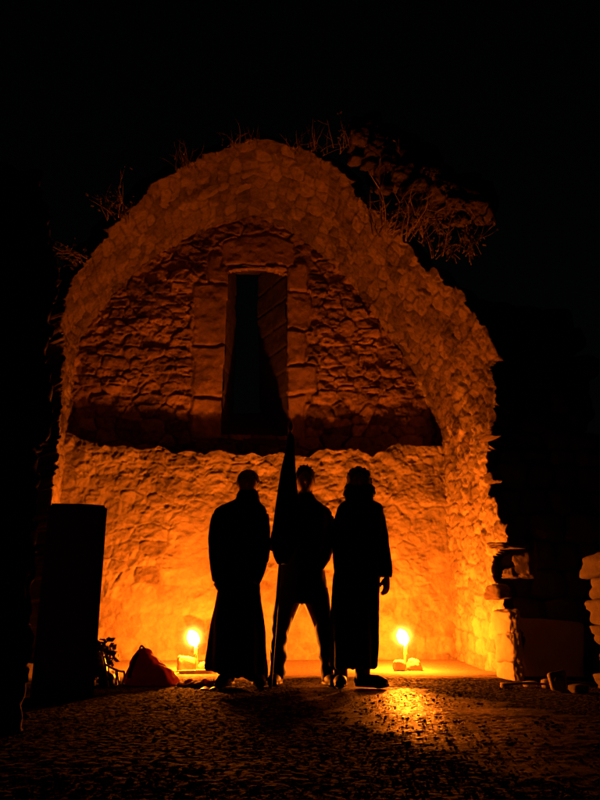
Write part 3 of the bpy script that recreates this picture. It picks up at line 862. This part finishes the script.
def add_hand(mb, wrist, down, across, normal, k=1.0, curl=.5, thumb=1):
    """palm, four bent fingers of different lengths and a thumb from the palm's side"""
    down = np.array(down) / np.linalg.norm(down); across = np.array(across) / np.linalg.norm(across)
    normal = np.array(normal) / np.linalg.norm(normal)
    def pt(a, b, c): return wrist + across * a * k + down * b * k + normal * c * k
    mb.add(*tube([pt(0, -.02, 0), pt(0, .02, 0), pt(0, .055, .003), pt(0, .092, .004)], [.026 * k, .033 * k, .040 * k, .037 * k], ns=16, flat=.42, flatdir=normal))
    for a, L in ((-.028, .066), (-.0095, .078), (.0095, .072), (.027, .056)):
        p = [pt(a * .8, .075, .002)]; ang = 0.15; q = np.array([a, .09, .004]); p.append(pt(*q))
        for sg in (.45, .32, .25):
            ang += curl * .75
            q = q + np.array([a * .05, math.cos(ang) * L * sg, math.sin(ang) * L * sg]); p.append(pt(*q))
        mb.add(*tube(p, [.0095 * k, .0095 * k, .0088 * k, .008 * k, .0065 * k], n=14, ns=9))
    p = [pt(.018 * thumb, .012, .004), pt(.040 * thumb, .034, .014), pt(.046 * thumb, .058, .026), pt(.038 * thumb, .078, .036)]
    mb.add(*tube(p, [.013 * k, .012 * k, .0105 * k, .008 * k], n=12, ns=9))

def shoe(mb, x, y, D, dirv, length=.27, wid=.048, shaft=.22):
    """boot: sole, rounded toe, heel and ankle shaft; dirv = where the toe points"""
    h = atD(x, y, D); h[2] = gz(h[0], h[1]) + .012
    d = np.array(dirv) / np.linalg.norm(dirv)
    mb.add(*tube([h - d * .065 + Up * .04, h - d * .02 + Up * .045, h + d * .07 + Up * .042, h + d * .13 + Up * .034, h + d * (length - .08) + Up * .026],
                 [.044, wid * .98, wid * 1.03, wid * 1.05, wid * .66], ns=16, n=20, flat=.95, flatdir=(0, 0, 1)))
    mb.add(*tube([h - d * .06 + Up * .012, h + d * .06 + Up * .010, h + d * (length - .07) + Up * .012], [wid * .95, wid, wid * .8], ns=14, n=12, flat=.35, flatdir=(0, 0, 1)))
    mb.add(*tube([h + Up * .04 - d * .01, h + Up * .10 - d * .015, h + Up * (.04 + shaft) - d * .015], [.056, .053, .058], ns=14, n=9))
    return h

def wrinkle(amp, fx=7.0, fz=2.5, seed=0.0):
    def f(co):
        return amp * (mnoise.noise(Vector((co.x * fx, co.y * fx, co.z * fz + seed))) + .5 * mnoise.noise(Vector((co.x * fx * 2.3, co.y * fx * 2.3, co.z * fz * 2.2 + seed))))
    return f

def rows4(rows): return [(yl, xl, yr, xr, ry, off) for yl, xl, yr, xr, ry, off in rows]
def hz(rows): return [(y, a, y, b, r, (q[0] if q else 0.0)) for y, a, b, r, *q in rows]

def limb(mb, D, pts, ns=14, n=None, **kw):
    """pts: (x, y, radius_m, depth_offset)"""
    P = [atD(x, y, D, o) for x, y, r, o in pts]
    mb.add(*tube(P, [r for x, y, r, o in pts], ns=ns, n=n or len(pts) * 6, **kw))

def person(label, base_px, D):
    b = atD(*base_px, D); b[2] = gz(b[0], b[1])
    return thing('person', label, 'person', b, 'three people standing in front of the candlelit wall'), b

# --- left person: long coat, hands in the pockets
D = 6.4
pL, bL = person('person on the left in an ankle length dark coat, hands in pockets', (242, 688), D)
mb = MB()
hc, hw, hh = add_head(mb, 248, 470, 498.5, 20.5, D)
limb(mb, D, [(248, 488, .062, .01), (248, 500, .064, .01), (246, 512, .09, .0), (243, 545, .11, 0), (242, 585, .11, 0), (241, 600, .10, 0)], ns=20)
limb(mb, D, [(232, 512, .05, 0), (217, 516, .042, 0), (213, 545, .038, .02), (215.5, 577, .032, -.02), (221, 590, .03, -.06)])
limb(mb, D, [(256, 512, .05, 0), (264, 516, .042, 0), (264, 545, .038, .02), (259, 570, .032, -.04), (254, 583, .03, -.09)])
limb(mb, D, [(234, 590, .085, 0), (231, 630, .06, 0), (228, 660, .05, 0), (227, 683, .04, 0)])
limb(mb, D, [(250, 590, .085, 0), (253, 630, .06, 0), (256, 660, .05, 0), (258, 684, .04, 0)])
remesh(mb, 'body', M['skin'], pL, bL, .0065, 2)
mb = MB(); mb.add(*ball(hc + Up * .020 + Fh * .016, (hw * .56, hh * .45, hh * .44), 28, 20))
remesh(mb, 'hair', M['hair'], pL, bL, .006, 2, lambda co: .006 * mnoise.noise(co * 40))
mb = MB()
mb.add(*loft_px(hz([(499, 236, 258, .075), (503, 228, 260, .09), (507, 220, 265, .105), (514, 217, 266, .12), (535, 217, 264, .125), (560, 216.5, 260, .12), (577, 217.5, 259.5, .118)])
                + [(598, 216, 600, 261.5, .13, 0), (625, 211.5, 630, 264.5, .15, 0), (650, 208.5, 660, 266, .165, 0), (667.5, 206.5, 680, 266.5, .175, 0), (668.5, 210, 681, 262, .15, 0)], D, n=60))
limb(mb, D, [(226, 511, .062, 0), (219, 517, .060, 0), (215.5, 535, .056, .02), (215.5, 558, .050, .01), (218.5, 577, .045, -.04), (223, 590, .045, -.08)])
limb(mb, D, [(256, 511, .062, 0), (261.5, 517, .060, 0), (264, 535, .054, .02), (263, 556, .052, 0), (259, 570, .048, -.05), (254, 583, .046, -.09)])
def coat_disp(co):
    low = min(1.0, max(0.0, (0.85 - co.z) / .5))
    a = math.atan2(co.y, co.x)
    return .014 * low * math.sin(a * 9 + 2 * mnoise.noise(co * 2.0)) + wrinkle(.008, 9, 5)(co)
remesh(mb, 'coat', M['coat'], pL, bL, .0085, 3, coat_disp)
mb = MB()
mb.add(*loft_px(hz([(490, 240, 256.5, .075), (494, 237.5, 258.5, .085), (501, 234.5, 260, .088), (506, 230, 262, .095), (508, 234, 258, .07)]), D, n=24))
remesh(mb, 'scarf', M['scarf'], pL, bL, .007, 2, wrinkle(.006, 22, 30))
for x, y, d in ((227, 686.5, -Fh - Rt * .25), (258, 689, -Fh + Rt * .15)):
    mb = MB(); shoe(mb, x, y - 1, D, d); remesh(mb, 'boot', M['leather'], pL, bL, .006, 2)

# --- middle person: legs apart, short jacket and trousers, one hand on the flag pole
D = 6.5
pM, bM = person('person in the middle standing legs apart in jacket and trousers, holding a flag pole', (302, 687), D)
mb = MB()
hc, hw, hh = add_head(mb, 305, 466.5, 497, 18.5, D)
limb(mb, D, [(305, 487, .064, .01), (305, 499, .068, .01), (304, 512, .1, .0), (304, 545, .115, 0), (302, 580, .11, 0), (302, 598, .10, 0)], ns=20)
grip = atD(271.6, 547.5, 6.22)
limb(mb, D, [(292, 512, .05, 0), (281, 517, .043, 0), (275.5, 534, .038, -.03), (273.5, 545, .034, -.14), (272.8, 547.5, .028, -.22)])
limb(mb, D, [(318, 512, .05, 0), (326, 517, .043, 0), (329, 540, .037, .02), (327, 556, .032, -.02), (322, 566, .03, -.06)])
limb(mb, D, [(292, 596, .09, 0), (282, 630, .06, 0), (278, 660, .05, 0), (277, 683, .04, 0)])
limb(mb, D, [(312, 596, .09, 0), (322, 630, .06, 0), (326, 660, .05, 0), (328, 684, .04, 0)])
# hand closed round the pole
pole_b = atD(270.3, 687, 6.22); pole_b[2] = gz(pole_b[0], pole_b[1]) + .005
pole_t = atD(290.4, 431, 6.30)
pdir = (pole_t - pole_b) / np.linalg.norm(pole_t - pole_b)
gp = pole_b + pdir * ((grip - pole_b).dot(pdir))
# palm behind the pole, fingers wrapping on its left side to the front
wr = gp + Fh * .07 + Rt * .012
mb.add(*tube([wr, gp + Fh * .036 + Rt * .014, gp + Fh * .022 + Rt * .002 ], [.03, .036, .034], ns=14, n=10, flat=.8))
for i, a in enumerate((-.032, -.011, .011, .032)):
    rr = .026; pts = []
    for th in (75, 130, 185, 240, 290):
        t = math.radians(th); pts.append(gp + pdir * a + Rt * math.cos(t) * rr + Fh * math.sin(t) * rr)
    mb.add(*tube(pts, [.0095, .0095, .009, .0085, .007], n=16, ns=9))
mb.add(*tube([gp + Fh * .034 + Rt * .022 + pdir * .02, gp + Rt * .03 + pdir * .045, gp - Fh * .022 + Rt * .016 + pdir * .05, gp - Fh * .03 + pdir * .046], [.012, .011, .010, .008], n=14, ns=9))
remesh(mb, 'body', M['skin'], pM, bM, .0055, 2)
mb = MB(); mb.add(*ball(hc + Up * .026 + Fh * .014, (hw * .555, hh * .45, hh * .43), 28, 20))
rg = random.Random(3)
for k in range(60):
    a = rg.uniform(0, 6.28); e = rg.uniform(.45, 1.5)
    d = Rt * math.cos(a) * math.cos(e) + Fh * math.sin(a) * math.cos(e) + Up * math.sin(e)
    o = hc + Up * .026 + Fh * .014 + (Rt * d.dot(Rt) * hw * .53 + Fh * d.dot(Fh) * hh * .43 + Up * d[2] * hh * .41)
    mb.add(*tube([o - d * .01, o + d * rg.uniform(.008, .022)], [.011, .006], n=4, ns=6))
remesh(mb, 'hair', M['hair'], pM, bM, .005, 1)
mb = MB()
mb.add(*loft_px(hz([(494, 297.5, 313, .072), (498, 294.5, 316, .08), (501, 291, 319, .09), (505, 285, 324, .1), (512, 281, 328, .12), (530, 283, 327, .13), (558, 281, 324, .12), (576, 279, 325, .12), (591, 277, 327.5, .128), (592, 282, 324, .11)]), D, n=50))
limb(mb, D, [(291, 511, .062, 0), (283, 516, .06, 0), (277.5, 533, .053, -.03), (275, 544, .045, -.12), (273.5, 547, .038, -.19)])
limb(mb, D, [(318, 510, .062, 0), (325.5, 515, .060, 0), (330.5, 530, .053, .02), (330, 546, .047, .0), (326, 557, .043, -.03), (320, 566, .04, -.07)])
remesh(mb, 'jacket', M['jacket'], pM, bM, .008, 3, wrinkle(.011, 9, 7, 3))
mb = MB()
mb.add(*loft_px(hz([(582, 280, 325, .11), (592, 277.5, 328, .12), (600, 277, 328.5, .12), (604, 284, 322, .10)]), D, n=16))
mb.add(*loft_px(hz([(588, 277, 303, .105), (600, 275, 299.5, .10), (614, 273, 294, .095), (628, 271.5, 289.5, .088), (645, 271, 287, .08), (662, 270.5, 286, .075), (679, 270, 285, .078)]), D, n=40))
mb.add(*loft_px(hz([(588, 301, 328, .105), (600, 304.5, 330, .10), (614, 311, 331.5, .095), (632, 315, 332, .088), (650, 318, 333, .08), (666, 320.5, 334, .075), (681, 322, 335, .078)]), D, n=40))
def fold(co):
    k = min(1, max(0, (.62 - co.z) / .3))
    return wrinkle(.010, 8, 7, 9)(co) * (.4 + .6 * k) + .005 * k * math.sin(co.z * 46 + co.x * 25 + 3 * mnoise.noise(co * 5))
remesh(mb, 'trousers', M['jeans'], pM, bM, .0075, 2, fold)
for x, y, d in ((276, 687, -Fh - Rt * .12), (328.5, 686.5, -Fh + Rt * .2)):
    mb = MB(); shoe(mb, x, y, D, d); remesh(mb, 'shoe', M['leather'], pM, bM, .006, 2)

# --- right person: coat over a long skirt, bulky collar, hand hanging free
D = 6.4
pR, bR = person('person on the right in a long dark coat with bulky collar, one hand hanging down', (355, 688), D)
mb = MB()
hc, hw, hh = add_head(mb, 359, 469, 497, 20, D)
limb(mb, D, [(359, 487, .062, .01), (359, 500, .064, .01), (359, 512, .09, .0), (358, 545, .11, 0), (356, 585, .11, 0), (356, 600, .10, 0)], ns=20)
limb(mb, D, [(370, 512, .05, 0), (378, 516, .042, 0), (383.5, 540, .036, .02), (386, 560, .031, .0), (387, 577, .024, -.02)])
add_hand(mb, atD(387, 577.5, D, -.02), -Up + Rt * -.06, Rt * -.75 - Fh * .66, Rt * -.66 + Fh * .75 - Up * .0, .95, .5, 1)
limb(mb, D, [(346, 512, .05, 0), (341, 516, .042, 0), (337, 545, .036, .02), (338, 572, .031, 0), (344, 584, .028, -.05)])
limb(mb, D, [(348, 590, .085, 0), (344, 630, .06, 0), (342, 660, .05, 0), (341, 683, .04, 0)])
limb(mb, D, [(364, 590, .085, 0), (366, 630, .06, 0), (365, 660, .05, 0), (364, 682, .04, 0)])
remesh(mb, 'body', M['skin'], pR, bR, .0055, 2)
mb = MB(); mb.add(*ball(hc + Up * .016 + Fh * .02, (hw * .60, hh * .48, hh * .50), 28, 20))
rg = random.Random(8)
for k in range(90):
    a = rg.uniform(0, 6.28); e = rg.uniform(-.5, 1.5)
    d = Rt * math.cos(a) * math.cos(e) + Fh * math.sin(a) * math.cos(e) + Up * math.sin(e)
    if d.dot(Fh) < -.45 and d[2] < .6: continue
    o = hc + Up * .016 + Fh * .02 + (Rt * d.dot(Rt) * hw * .59 + Fh * d.dot(Fh) * hh * .47 + Up * d[2] * hh * .49)
    mb.add(*ball(o, (.016, .016, .016), 8, 6))
remesh(mb, 'hair', M['hair'], pR, bR, .005, 1)
mb = MB()
mb.add(*loft_px(hz([(499, 348, 371, .075), (502, 343, 376, .09), (505.5, 338.5, 381.5, .105), (513, 336.5, 383, .12), (535, 337, 382, .128), (560, 335, 380, .124), (577, 333, 380, .125), (595, 331.5, 380, .135),
                    (630, 331, 378.5, .155), (655, 331, 377, .165), (666.5, 331, 376.5, .17), (667, 336, 371, .14)]), D, n=60))
limb(mb, D, [(369, 510, .062, 0), (376.5, 515, .060, 0), (381, 533, .055, .02), (384.5, 553, .051, .01), (386.3, 566, .048, 0), (387, 577.5, .042, -.02)])
limb(mb, D, [(350, 510, .062, 0), (342.5, 515, .060, 0), (339, 533, .055, .02), (338.5, 553, .051, .01), (341, 570, .048, 0), (346, 584, .045, -.05)])
remesh(mb, 'coat', M['coat'], pR, bR, .0085, 3, coat_disp)
mb = MB()
for x0, x1, y, r in ((345, 374.5, 489, .092), (343.5, 375.5, 493.5, .105), (345.5, 373.5, 498.5, .10)):
    mb.add(*loft_px(hz([(y - 4, x0 + 3, x1 - 3, r - .02), (y - 2, x0, x1, r), (y + 2, x0, x1, r), (y + 4, x0 + 3, x1 - 3, r - .02)]), D, off if False else 14))
# open the collar for the face: keep it below the mouth
remesh(mb, 'scarf', M['scarf'], pR, bR, .007, 1, wrinkle(.013, 18, 22, 4))
for x, y, d, L in ((341, 688.5, -Fh - Rt * .1, .27), (364, 686, -Fh * .55 + Rt, .27)):
    mb = MB(); shoe(mb, x, y, D, d, L); remesh(mb, 'boot', M['leather'], pR, bR, .006, 2)

# ------------------------------------------------------------------ furled flag held by the middle person
fg = thing('flag', 'furled dark flag on a long slanting pole between the left and middle person', 'flag', pole_b)
mb = MB().add(*tube([pole_b, pole_b * .5 + pole_t * .5, pole_t], [.012, .012, .010], n=20, ns=12))
link_mesh('pole', mb.v, mb.f, M['wood'], fg, pole_b)
mb = MB().add(*tube([pole_t - pdir * .005, pole_t + pdir * .02, pole_t + pdir * .05, pole_t + pdir * .085], [.011, .021, .016, .002], n=14, ns=12))
link_mesh('finial', mb.v, mb.f, M['wood'], fg, pole_b)
rowsF = [(434, 288.6, 292.8), (439, 287.2, 294.2), (450, 285.6, 294.8), (470, 281.0, 295.6), (490, 277.8, 297.5), (508, 275.2, 300), (526, 272.8, 301), (542, 271.5, 298), (556, 273.5, 292), (564, 277, 287)]
R = resample([(y, a, b) for y, a, b in rowsF], 60); v = []; ns = 54
for i, (y, a, b) in enumerate(R):
    A = atD(a, y, 6.27); B = atD(b, y, 6.27); c = (A + B) / 2; e = (B - A) / 2
    for j in range(ns):
        th = 2 * math.pi * j / ns
        q = .86 + .14 * math.sin(th * 7 + i * .05) if not (abs(math.sin(th)) < .25) else 1.0
        v.append(c + e * math.cos(th) * q + Fh * min(np.linalg.norm(e), .1) * .8 * math.sin(th) * q)
link_mesh('furled_cloth', v, ring_faces(60, ns), M['flag'], fg, pole_b)

# ------------------------------------------------------------------ baggage at the left
YBAG = 6.75
bc = atY(150, 690, YBAG); bg = gz(bc[0], YBAG)
bag = thing('rucksack', 'slumped dark red rucksack with a pointed top, beside the pillar', 'rucksack', (bc[0], YBAG, bg))
Db = YBAG / math.cos(YAW) * 1.0
def Dof(Y, x): 
    q = atY(x, 680, Y); return q.dot(Fh) - C0.dot(Fh)
Db = Dof(YBAG, 150)
mb = MB().add(*loft_px(hz([(648.5, 139, 146, .04), (650.5, 136.5, 149.5, .06), (655, 134.5, 154, .09), (662, 131, 162, .13), (670, 128, 172, .16), (680, 126, 178, .18), (690, 125, 180, .18), (697, 127, 179, .16)]), Db, n=40))
remesh(mb, 'bag_body', M['red'], bag, (bc[0], YBAG, bg), .008, 2, lambda co: wrinkle(.022, 7, 9, 2)(co))
for a, b in (((138, 653), (129, 678)),):
    P = [atD(a[0], a[1], Db, -.09), atD((a[0] + b[0]) / 2 - 1, (a[1] + b[1]) / 2, Db, -.17), atD(b[0], b[1], Db, -.205)]
    mb = MB().add(*tube(P, [.016, .016, .016], n=16, ns=10, flat=.3, flatdir=Fh)); link_mesh('strap', mb.v, mb.f, M['black'], bag, (bc[0], YBAG, bg))
P = [atD(139, 651, Db, -.02), atD(141.5, 645.8, Db, -.02), atD(146, 650, Db, -.02)]
mb = MB().add(*tube(P, [.007, .008, .007], n=14, ns=8)); link_mesh('grab_loop', mb.v, mb.f, M['black'], bag, (bc[0], YBAG, bg))

def heap(x0, x1, ytop, Y, dy, label, name, cat, mat, seed, amp=.03):
    Dd = Dof(Y, (x0 + x1) / 2); c = atY((x0 + x1) / 2, 690, Y); g = gz(c[0], Y)
    zt = atY((x0 + x1) / 2, ytop, Y)[2]; w = (x1 - x0) / FPX * Y
    mb = MB(); mb.add(*ball((c[0], Y, g + (zt - g) * .35), (w / 2, dy, (zt - g) * .65), 28, 18))
    mb.add(*ball((c[0] - w * .2, Y - dy * .3, g + (zt - g) * .25), (w * .33, dy * .7, (zt - g) * .4), 20, 14))
    o = remesh(mb, name, mat, None, (c[0], Y, g), .008, 2, wrinkle(amp, 9, 11, seed))
    return tag(o, label, cat)
heap(176, 196, 681.5, 6.6, .12, 'crumpled dark red jacket lying against the right side of the rucksack', 'jacket', 'jacket', M['red'], 3)
heap(192, 222, 679.5, 6.5, .13, 'dark red cloth bundle at the feet of the left person', 'cloth_bundle', 'bundle', M['red'], 7)
heap(200, 219, 688, 6.2, .1, 'small dark cloth lump in front of the red bundle', 'cloth_lump', 'cloth', M['black'], 9, .02)

# folded camp chair: dark fabric on a thin metal tube frame
YC = 6.6; Dc = Dof(YC, 108); cc = atY(108, 692, YC); cg = gz(cc[0], YC)
ch = thing('camp_chair', 'folded camp chair with thin shiny metal tubes between pillar and rucksack', 'chair', (cc[0], YC, cg))
def tubepx(name, pts, r=.008, mat='metal'):
    P = [atD(x, y, Dc, o) for x, y, o in pts]
    mb = MB().add(*tube(P, [r] * len(P), n=len(P) * 6, ns=10)); return link_mesh(name, mb.v, mb.f, M[mat], ch, (cc[0], YC, cg))
tubepx('back_frame', [(100, 654, 0), (102.5, 653, .0), (105, 663, -.02), (107, 674, -.03), (109, 692, -.04)])
tubepx('back_frame', [(94, 655, .22), (97, 654, .22), (100, 664, .2), (103, 690, .16)])
tubepx('seat_rail', [(105, 664, -.02), (112, 668, -.03), (119, 671, -.04), (123.5, 671.5, -.02)])
tubepx('leg', [(123.5, 671, -.02), (124.5, 676, -.02), (122, 684, -.03), (119.5, 694, -.04)])
tubepx('leg', [(117, 671, .1), (118.5, 680, .1), (122.5, 692, .1)])
mb = MB()
rw = [(655, 94.5, 102, .03), (664, 96, 105.5, .06), (672, 98, 115, .09), (684, 100, 117, .1), (694, 101, 117, .08)]
mb.add(*loft_px(hz(rw), Dc + .06, n=24)); remesh(mb, 'fabric_seat', M['black'], ch, (cc[0], YC, cg), .008, 2, wrinkle(.012, 14, 14, 5))

# ------------------------------------------------------------------ plants
def stems(base, spread, height, n, seed, lean=(0, 0, 0), rad=.004, leaf=.0, branch=.5, nleaf=6):
    rg = random.Random(seed); mb = MB(); lf = MB()
    for k in range(n):
        o = np.array(base) + np.array([rg.uniform(-1, 1) * spread[0], rg.uniform(-1, 1) * spread[1], rg.uniform(-.03, .03)])
        d = np.array([rg.gauss(0, .35), rg.gauss(0, .35), 1]) + np.array(lean); d /= np.linalg.norm(d)
        L = height * rg.uniform(.45, 1.1); pts = [o]; q = o.copy()
        for i in range(4):
            d = d + np.array([rg.gauss(0, .22), rg.gauss(0, .22), rg.gauss(-.03, .18)]); d /= np.linalg.norm(d)
            q = q + d * L / 4; pts.append(q)
        mb.add(*tube(pts, [rad, rad * .85, rad * .7, rad * .5, rad * .2], n=9, ns=4))
        for b in range(3):
            if rg.random() < branch:
                s = pts[rg.choice((1, 2, 3))]; e = d + np.array([rg.gauss(0, .8), rg.gauss(0, .8), rg.gauss(0, .5)]); e /= np.linalg.norm(e)
                mb.add(*tube([s, s + e * L * .2, s + e * L * .38 + Up * .02], [rad * .6, rad * .45, rad * .15], n=5, ns=4))
                pts = pts + [s + e * L * .38]
        if leaf:
            for b in range(nleaf):
                s = pts[rg.randrange(1, len(pts))] + np.array([rg.gauss(0, .02) for _ in range(3)])
                a = np.array([rg.gauss(0, 1) for _ in range(3)]); a /= np.linalg.norm(a)
                b2 = np.cross(a, [rg.gauss(0, 1) for _ in range(3)]); b2 /= np.linalg.norm(b2)
                l = leaf * rg.uniform(.6, 1.3)
                lf.add([s, s + a * l * .5 + b2 * l * .28, s + a * l, s + a * l * .5 - b2 * l * .28], [(0, 1, 2, 3)])
    return mb, lf

def plant(name, label, cat, x, y, Y, spread, height, n, seed, lean=(0, 0, 0), rad=.005, leaf=0.0, branch=.5, nleaf=6, group='plants growing on the broken vault'):
    b = atY(x, y, Y)
    mb, lf = stems(b, spread, height, n, seed, lean, rad, leaf, branch, nleaf)
    if leaf:
        t = thing(name, label, cat, b, group)
        link_mesh('stems', mb.v, mb.f, M['twig'], t, b); link_mesh('leaves', lf.v, lf.f, M['leaf'], t, b, smooth=False)
    else:
        t = tag(link_mesh(name, mb.v, mb.f, M['twig'], None, b), label, cat, group)
    return t
plant('dry_shrub', 'dry twigs sticking out sideways from the left haunch of the vault', 'shrub', 84, 262, 7.9, (.06, .2), .42, 14, 51, (-1.6, -.2, -.3), leaf=.05)
plant('dry_shrub', 'sparse dry shrub above the upper left of the vault', 'shrub', 118, 218, 7.7, (.12, .2), .42, 16, 52, (-.7, -.3, .2), leaf=.045)
plant('grass_tuft', 'tuft of dry grass stalks on the vault edge left of its crown', 'grass', 186, 166, 7.4, (.12, .12), .3, 22, 53, (-.25, -.3, 0), rad=.0035, branch=.1)
plant('grass_tuft', 'thin dry grass stalks on the vault edge just left of the crown', 'grass', 240, 146, 7.3, (.2, .12), .27, 24, 54, (0, -.4, 0), rad=.0035, branch=.1)
plant('grass_tuft', 'dense dry grass tuft on the vault crown right of its middle', 'grass', 308, 151, 7.2, (.22, .12), .34, 34, 55, (.15, -.4, 0), rad=.0035, branch=.15)
plant('dry_shrub', 'bare twisted branches hanging in the gap below the rubble crest', 'shrub', 398, 236, 6.85, (.28, .08), .6, 34, 56, (.25, -.5, -.1), rad=.007, leaf=.05, nleaf=4, branch=.8)
plant('dry_shrub', 'thick dead branches leaning out over the right haunch of the vault', 'shrub', 405, 228, 6.9, (.3, .06), .75, 9, 66, (.55, -.4, -.1), rad=.016, branch=.9)
plant('leafy_shrub', 'leafy shrub at the right end of the rubble crest', 'shrub', 456, 256, 6.75, (.26, .15), .5, 24, 57, (.3, -.2, 0), leaf=.06, nleaf=10)
plant('leafy_shrub', 'small leafy sprigs on top of the rubble crest', 'shrub', 420, 180, 6.75, (.45, .15), .34, 26, 58, (.1, -.2, 0), leaf=.05, nleaf=8)
plant('dry_shrub', 'thin bare sprays above the crown right of the grass tufts', 'shrub', 352, 150, 6.9, (.2, .15), .36, 14, 59, (.2, -.6, -.1), leaf=.04)
plant('leafy_shrub', 'dark little bush poking out behind the pillar above the camp chair', 'shrub', 92, 676, 6.9, (.07, .07), .27, 70, 60, (0, 0, 0), leaf=.06, nleaf=22, group='none')
for o in S.objects:
    if o.get('group') == 'none': del o['group']

# ------------------------------------------------------------------ litter on the ground at the right
Yk = 6.0
c = atY(558.5, 693, 5.75); g = gz(c[0], 5.75)
mb = MB(); add_rock(mb, (c[0], 5.75, g + .07), (.115, .1, .145), 71, sub=4, rz=-.25, boxy=8, amp=.05, tiltx=-.15)
bk = thing('stone_fragment', 'squared carved stone fragment on the ground in front of the right wall', 'stone', (c[0], 5.75, g))
link_mesh('block', mb.v, mb.f, M['stone'], bk, (c[0], 5.75, g))
P = []
for k in range(9):
    t = math.pi * (k / 8); P.append(np.array([c[0] - .005 + .036 * math.cos(t), 5.75 - .055, g + .075 + .035 * math.sin(t)]))
mb = MB().add(*tube(P, [.005] * 9, n=30, ns=6)); link_mesh('carved_arc', mb.v, mb.f, M['darkstone'], bk, (c[0], 5.75, g))
c = atY(548, 685, 6.1); g = gz(c[0], 6.1)
tag(rock_obj('stone', (c[0], 6.1, g + .03), (.09, .09, .07), 72, M['stone'], None, None), 'small pale stone behind the squared carved fragment', 'stone', 'loose stones by the right wall')
for k, (x, Y, w, h, lab) in enumerate(((530, 6.3, .10, .05, 'flat loose stone at the foot of the corner block'), (505, 6.25, .07, .045, 'small loose stone left of the corner block'), (578, 5.6, .12, .07, 'loose stone below the stub wall at the right edge'))):
    c = atY(x, 685, Y); g = gz(c[0], Y)
    tag(rock_obj('stone', (c[0], Y, g + h * .35), (w, w * 1.1, h), 80 + k, M['stone'], None, None), lab, 'stone', 'loose stones by the right wall')
a = atY(502, 682, 6.15); b = atY(552, 678, 5.95); a[2] = gz(a[0], a[1]) + .03; b[2] = gz(b[0], b[1]) + .035
mb = MB().add(*tube([a, (a + b) / 2 + Up * .01, b], [.008, .010, .007], n=14, ns=8))
tag(link_mesh('stick', mb.v, mb.f, M['twig'], None, a), 'thin dry stick lying on the ground by the corner block', 'stick')

# small stones trodden into the earth, past counting
def gravel():
    rg = np.random.RandomState(77)
    protos = []
    for k in range(14):
        mb = MB(); add_rock(mb, (0, 0, 0), (1, .8, .5), 5000 + k, sub=1, amp=.4, boxy=3)
        protos.append((np.array(mb.v), np.array(mb.f)))
    V, F, n = [], [], 0
    for k in range(9000):
        y = 1.9 + 5.3 * rg.rand() ** 1.25; x = rg.uniform(-.45, .55) * y + .12 * y
        w = rg.choice([.005, .007, .009, .012, .018], p=[.3, .3, .2, .15, .05]) * rg.uniform(.7, 1.3)
        pv, pf = protos[k % 14]; a = rg.uniform(0, 6.28)
        q = np.stack([pv[:, 0] * math.cos(a) - pv[:, 1] * math.sin(a), pv[:, 0] * math.sin(a) + pv[:, 1] * math.cos(a), pv[:, 2]], -1) * w
        V.append(q + [x, y, gz(x, y) + w * .05]); F.append(pf + n); n += len(pv)
    V = np.concatenate(V); F = np.concatenate(F)
    return link_mesh('gravel', V, F, M['pebble'], None, (0, 0, 0), tone=rg.rand(len(V)))
tag(gravel(), 'small stones strewn over the dark trodden earth in front', 'gravel', kind='stuff')

# ------------------------------------------------------------------ sky and light
SUN_EL, SUN_ROT = math.radians(1.0), math.radians(200)
w = bpy.data.worlds.new('World'); S.world = w; w.use_nodes = True
nt = w.node_tree; bgd = nt.nodes['Background']
sky = nt.nodes.new('ShaderNodeTexSky'); sky.sky_type = 'NISHITA'; sky.sun_disc = False
sky.sun_elevation = SUN_EL; sky.sun_rotation = SUN_ROT
nt.links.new(sky.outputs[0], bgd.inputs['Color']); bgd.inputs['Strength'].default_value = 0.0007

S.view_settings.view_transform = 'Standard'; S.view_settings.look = 'None'
S.view_settings.exposure = 0.0; S.view_settings.gamma = 1.0; S.view_settings.use_curve_mapping = False
S.render.engine = 'CYCLES'
S.cycles.max_bounces = 6; S.cycles.diffuse_bounces = 4; S.cycles.glossy_bounces = 2
S.cycles.use_denoising = True
S.cycles.sample_clamp_indirect = 10.0
